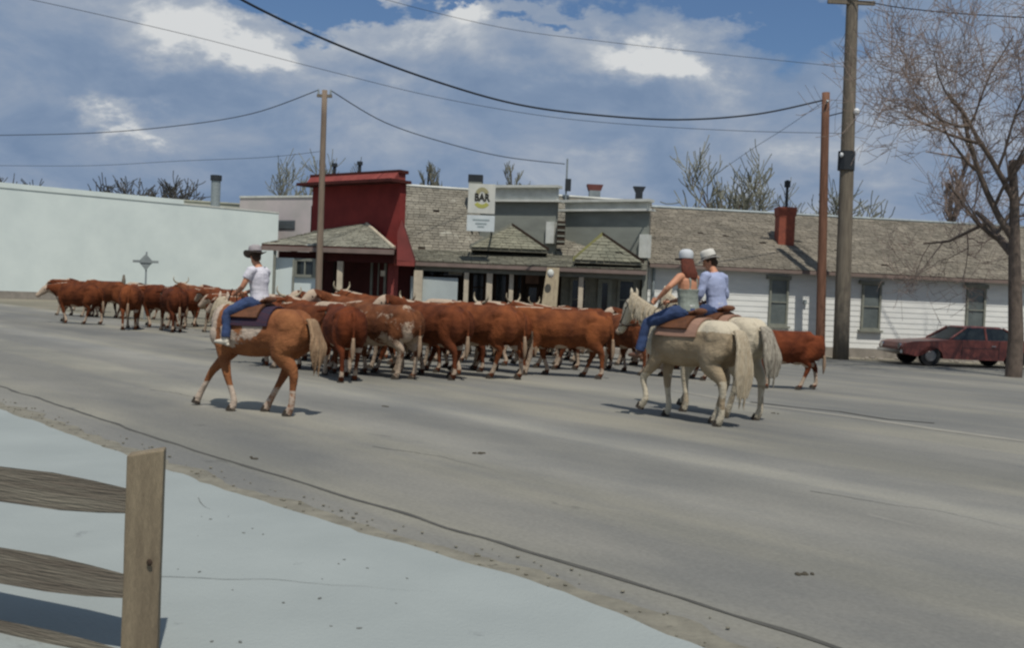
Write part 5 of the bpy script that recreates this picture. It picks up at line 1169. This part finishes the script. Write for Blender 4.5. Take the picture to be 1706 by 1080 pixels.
def make_rider(horse, rot, hs, s, seat, label, mshirt, mjean, mboot, hat, hair, arms, lean=0.0, headyaw=0.0, headpitch=0.0, knee=(.42,.31,-.12), ankle=(.47,.35,-.52), female=False, sleeves='short', lower=None):
    m = Matrix.Rotation(R(rot),3,'Z'); loc = Vector(horse.location)+m@Vector((seat[0]*hs,0,seat[1]*hs))
    t = thing('person', loc, label, 'person', None, R(rot)); t.scale = (s,s,s)
    L = lambda x, z: x+lean*z
    sh = .17 if female else .195
    hipw = .10; neck = Vector((L(0,.60),0,.60)); hc = Vector((L(.03,.74)+.05*headpitch,0,.735))
    hm = Euler((0, headpitch, headyaw)).to_matrix()
    hp = lambda x,y,z: tuple(hc+hm@Vector((x,y,z)))
    b = MB()
    b.tube([(L(-.01,.0),0,.0),(L(-.01,.10),0,.10),(L(0,.22),0,.22),(L(.0,.36),0,.36),(L(0,.48),0,.48),(L(0,.55),0,.55),tuple(neck),tuple(hc-Vector((0,0,.05)))],
           [(.150,.12),(.150,.115),(.132,.10),(.156,.122),(.168,.112),(.115,.082),(.058,.058),(.052,.056)], 14, 2)
    # head: skull, jaw, nose, ears, brow, lips
    b.ell(hp(0,0,.03),(.092,.075,.10),rot=(0,headpitch,headyaw)); b.ell(hp(.035,0,-.035),(.06,.056,.07),rot=(0,headpitch,headyaw)); b.ell(hp(.068,0,-.085),(.026,.028,.022))
    b.tube([hp(.085,0,.03),hp(.108,0,-.008),hp(.10,0,-.02)], [.012,.017,.012], 8); b.ell(hp(.083,0,.045),(.012,.05,.012),rot=(0,0,headyaw)); b.ell(hp(.09,0,-.048),(.012,.026,.008),rot=(0,0,headyaw))
    for y in (-1,1): b.ell(hp(-.005,y*.076,.0),(.016,.010,.03),rot=(0,0,headyaw))
    def limb(arm, side):
        S_ = Vector((L(0,.53),side*sh,.525)); E_ = Vector((arm[0][0],side*arm[0][1],arm[0][2])); W_ = Vector((arm[1][0],side*arm[1][1],arm[1][2])); return S_, E_, W_
    for side, arm in ((1,arms[0]),(-1,arms[1])):
        S_, E_, W_ = limb(arm, side)
        b.tube([tuple(S_.lerp(Vector((S_.x,0,S_.z)),.3)),tuple(S_),tuple(S_.lerp(E_,.5)),tuple(E_),tuple(E_.lerp(W_,.35)),tuple(W_)], [.056,.058,.050,.040,.042,.026], 10, 2)
        d = (W_-E_).normalized(); u = Vector((0,0,1)); u = (u-d*u.dot(d)).normalized(); v = d.cross(u)
        pc = W_+d*.045; b.tube([tuple(W_),tuple(W_+d*.04),tuple(W_+d*.085)], [(.024,.02),(.036,.02),(.036,.018)], 10)
        lens = (.062,.072,.068,.055)
        for f in range(4):
            r0 = W_+d*.075+u*(.027-.018*f); ln = lens[f]; cu = -v*side
            b.tube([tuple(r0),tuple(r0+d*ln*.45+cu*.008),tuple(r0+d*ln*.55+cu*ln*.42),tuple(r0+d*ln*.2+cu*ln*.68)], [.0095,.009,.0085,.007], 7, 2)
        r0 = W_+d*.03+u*.03; cu = -v*side; b.tube([tuple(r0),tuple(r0+u*.016+d*.025+cu*.012),tuple(r0+d*.05+cu*.034-u*.004)], [.012,.0105,.008], 7, 2)
    for side in (1,-1):
        K = Vector((knee[0],side*knee[1],knee[2])); A_ = Vector((ankle[0],side*ankle[1],ankle[2]))
        b.tube([(0,side*hipw*.8,.03),(.10,side*.17,.03),tuple(K.lerp(Vector((.1,side*.17,.03)),.4)),tuple(K),tuple(K.lerp(A_,.35)),tuple(A_)], [.09,.085,.072,.054,.052,.034], 10, 2)
        b.tube([tuple(A_),tuple(A_+Vector((.02,0,-.05))),tuple(A_+Vector((.14,side*.01,-.06)))], [.034,.036,.03], 8, 2)
    b.build('body', M_skin, t, worldspace=False, remesh=0.0075, sit=1)
    # shirt
    q = MB()
    sp_ = [(L(-.01,.05),0,.05),(L(-.01,.12),0,.12),(L(0,.22),0,.22),(L(-.005,.36),0,.36),(L(-.005,.48),0,.48),(L(0,.555),0,.555),(L(0,.60),0,.595)]; sr_ = [(.176,.142),(.172,.138),(.156,.125),(.178,.140),(.186,.130),(.132,.098),(.070,.068)]
    if sleeves == 'none':
        sp_ = sp_[:4]; sr_ = sr_[:4]
        for yy_ in (-.075,.075): q.tube([(L(-.09,.36),yy_,.36),(L(-.105,.48),yy_,.48),(L(0,.585),yy_*1.1,.585),(L(.10,.48),yy_,.48),(L(.10,.36),yy_,.36)], [.016]*5, 8, 2)
    q.tube(sp_, sr_, 16, 2)
    for side, arm in (((1,arms[0]),(-1,arms[1])) if sleeves != 'none' else ()):
        S_, E_, W_ = limb(arm, side)
        c = [tuple(S_.lerp(Vector((S_.x,0,S_.z)),.3)),tuple(S_),tuple(S_.lerp(E_,.5))]; rr_ = [.072,.074,.068]
        if sleeves == 'long': c += [tuple(E_),tuple(E_.lerp(W_,.4)),tuple(E_.lerp(W_,.92))]; rr_ += [.060,.056,.038]
        q.tube(c, rr_, 12, 2)
    rip = 0.006
    if lower:
        top = MB(); top.v = q.v; top.f = q.f; top.tone = q.tone
        o = q.build('shirt', mshirt, t, worldspace=False, remesh=0.009, sit=2); o.data.materials.append(lower)
        for pl in o.data.polygons:
            if pl.center.z < .34 and abs(pl.center.y) < .19: pl.material_index = 1
    else: o = q.build('shirt', mshirt, t, worldspace=False, remesh=0.009, sit=2)
    nrm_ = [v.normal.copy() for v in o.data.vertices]
    for v, vn in zip(o.data.vertices, nrm_):   # folds
        v.co += vn*(0.012*noise.noise(Vector((v.co.x*6,v.co.y*6,v.co.z*10)))+0.003*noise.noise(v.co*25))
    q = MB(); q.tube([(L(-.02,-.01),0,-.01),(L(-.015,.05),0,.05),(L(-.01,.12),0,.12)], [(.165,.14),(.168,.140),(.150,.122)], 14, 2)
    for side in (1,-1):
        K = Vector((knee[0],side*knee[1],knee[2])); A_ = Vector((ankle[0],side*ankle[1],ankle[2]))
        q.tube([(-.03,side*hipw*.7,.03),(.10,side*.165,.03),tuple(K.lerp(Vector((.1,side*.17,.03)),.4)),tuple(K),tuple(K.lerp(A_,.4)),tuple(K.lerp(A_,.97))], [.105,.103,.090,.072,.068,.068], 12, 2)
    o = q.build('jeans', mjean, t, worldspace=False, remesh=0.009, sit=2)
    nrm_ = [v.normal.copy() for v in o.data.vertices]
    for v, vn in zip(o.data.vertices, nrm_): v.co += vn*(0.008*noise.noise(Vector((v.co.x*14,v.co.y*9,v.co.z*14))))
    q = MB(); q.tube([(L(-.01,.105),0,.105),(L(-.01,.135),0,.135)], [(.162,.134),(.160,.132)], 18); q.build('belt', M_belt, t, worldspace=False, smooth=True)
    for side in (1,-1):
        A_ = Vector((ankle[0],side*ankle[1],ankle[2])); q = MB()
        q.tube([tuple(A_+Vector((-.01,0,.10))),tuple(A_+Vector((0,0,0))),tuple(A_+Vector((.01,0,-.045)))], [.050,.046,.045], 10, 2)
        q.tube([tuple(A_+Vector((-.05,0,-.055))),tuple(A_+Vector((.04,side*.005,-.055))),tuple(A_+Vector((.13,side*.012,-.055))),tuple(A_+Vector((.19,side*.015,-.06)))], [(.034,.035),(.042,.045),(.044,.034),(.024,.020)], 10, 2)
        q.ell(A_+Vector((-.04,0,-.095)),(.03,.03,.022)); q.build('boot', mboot, t, worldspace=False, remesh=0.009, sit=1)
    # hair
    q = MB(); q.ell(hp(-.018,0,.045),(.093,.086,.098),rot=(0,headpitch,headyaw))
    if female:
        for j in range(7):
            a = lerp(-1.0,1.0,j/6); q.tube([hp(-.03-.05*math.cos(a),.075*math.sin(a),.02),hp(-.06-.05*math.cos(a),.085*math.sin(a),-.10),hp(-.07-.05*math.cos(a),.10*math.sin(a)-.02,-.18),hp(-.08-.045*math.cos(a),.085*math.sin(a)-.03,-.25)], [.03,.034,.032,.012], 8, 2)
    else:
        q.ell(hp(-.045,0,-.02),(.06,.074,.06))
    q.build('hair', hair, t, worldspace=False, remesh=0.009, sit=1)
    for y in (-1,1):
        q = MB(); q.ell(hp(.078,y*.03,.022),(.011,.012,.009),seg=8,rings=6); q.build('eye', M_eye, t, worldspace=False, smooth=True)
    # hat
    kind, mh = hat; hb = Vector(hp(-.008,0,.075)); q = MB(); prof = [(.098,-.012),(.102,.02),(.100,.06),(.090,.095),(.062,.112),(.0,.108)]
    tilt = Euler((0, headpitch-.12, headyaw)).to_matrix(); n_ = 28
    def add(pl):
        for p_ in pl: pass
    def hv(r, a, z): return hb+tilt@Vector((r*1.12*math.cos(a), r*math.sin(a), z))
    seg = 28; rows = []
    if kind == 'cap':
        rows = [[hv(r*(1.0),2*math.pi*j/seg,z) for j in range(seg)] for r,z in [(.094,-.02),(.099,.01),(.097,.05),(.085,.085),(.055,.105),(.004,.112)]]
    else:
        rows = [[hv(r,2*math.pi*j/seg,z-(0.03*max(0,1-abs(math.sin(2*math.pi*j/seg))*2.5) if z > .09 and r < .07 else 0)) for j in range(seg)] for r,z in [(.096,-.012),(.100,.03),(.095,.075),(.086,.108),(.055,.122),(.004,.112)]]
    base = 0
    for rw in rows: q.v += rw
    for i in range(len(rows)-1):
        for j in range(seg): q.f.append((i*seg+j,i*seg+(j+1)%seg,(i+1)*seg+(j+1)%seg,(i+1)*seg+j)); q.tone.append(1)
    q.f.append(tuple(range((len(rows)-1)*seg,len(rows)*seg))); q.tone.append(1)
    hatob = thing('hat', loc, {'cap':'pale grey-white cap','hat':'off-white hat with narrow brim','wide':'pale hat with dark wide brim'}[kind]+' on the head of the '+{'cap':'auburn-haired rider','hat':'man in the blue shirt','wide':'young rider in white'}[kind], 'hat', None, R(rot)); hatob.scale = (s,s,s)
    q.build('crown', mat('faded_tan_felt',(0.34,0.31,0.31),(0.27,0.24,0.24),scale=6,bump=.1) if kind == 'wide' else mh, hatob, worldspace=False, smooth=True)
    q = MB(); rim = []
    for k_ in range(4):
        rw = []
        for j in range(seg):
            a = 2*math.pi*j/seg
            if kind == 'cap': ext = max(0.0, math.cos(a))**0.5*.085; r = .094+ext*k_/3; z = -.018-.02*(k_/3)*max(0,math.cos(a))
            else:
                wb_ = .058 if kind == 'hat' else .078; r = .096+wb_*k_/3; z = -.012+(.045 if kind == 'wide' else .02)*(k_/3)**2*abs(math.sin(a))**2 - .02*(k_/3)*abs(math.cos(a))
            rw.append((r,a,z))
        rim.append(rw)
    for k_ in range(3):
        for j in range(seg):
            c4 = [rim[k_][j],rim[k_][(j+1)%seg],rim[k_+1][(j+1)%seg],rim[k_+1][j]]
            q.poly([hv(*c) for c in c4]); q.poly([hv(r,a,z-.006) for r,a,z in c4[::-1]])
    for j in range(seg): c0, c1_ = rim[3][j], rim[3][(j+1)%seg]; q.poly([hv(*c0),hv(*c1_),hv(c1_[0],c1_[1],c1_[2]-.006),hv(c0[0],c0[1],c0[2]-.006)])
    q.build('brim', M_hatb if kind == 'cap' else mh, hatob, worldspace=False, smooth=False)
    if kind != 'cap':
        q = MB(); rr_ = [[hv(r,2*math.pi*j/seg,z) for j in range(seg)] for r,z in ((.100,-.008),(.103,.018))]
        for j in range(seg): q.poly([rr_[0][j],rr_[0][(j+1)%seg],rr_[1][(j+1)%seg],rr_[1][j]])
        q.build('hat_band', M_band, hatob, worldspace=False)
    return t
make_rider(horse1, 159, s1, .81, (-.02,1.47), 'young rider in white T-shirt and jeans on the pinto pony, seen from behind', M_tee, M_jean, M_wboot, ('wide', M_hatb), M_brn,
           (((.13,.27,.28),(.36,.10,.18)), ((.13,.27,.28),(.36,.10,.18))), lean=.08, headyaw=-.5, headpitch=.35, knee=(.36,.32,-.14), ankle=(.34,.36,-.52))
make_rider(horse2, 131, s2, .98, (.04,1.49), 'bare-shouldered rider in grey-green top with auburn hair on the nearer horse', M_gshirt, M_jean, M_boot, ('cap', M_hatg), M_aub,
           (((.04,.37,.38),(.20,.40,.22)), ((.12,.26,.26),(.38,.08,.18))), lean=.05, headyaw=-.5, headpitch=.15, female=True, sleeves='none', knee=(.44,.34,-.14), ankle=(.50,.40,-.54))
make_rider(horse3, 128, s3, 1.0, (.02,1.47), 'man in pale blue shirt and off-white hat on the farther horse', M_bshirt, M_jean, M_boot, ('hat', M_hatw), M_brn,
           (((.10,.27,.26),(.34,.12,.16)), ((.10,.27,.26),(.34,.12,.16))), lean=.16, headyaw=.6, headpitch=.45, sleeves='long')
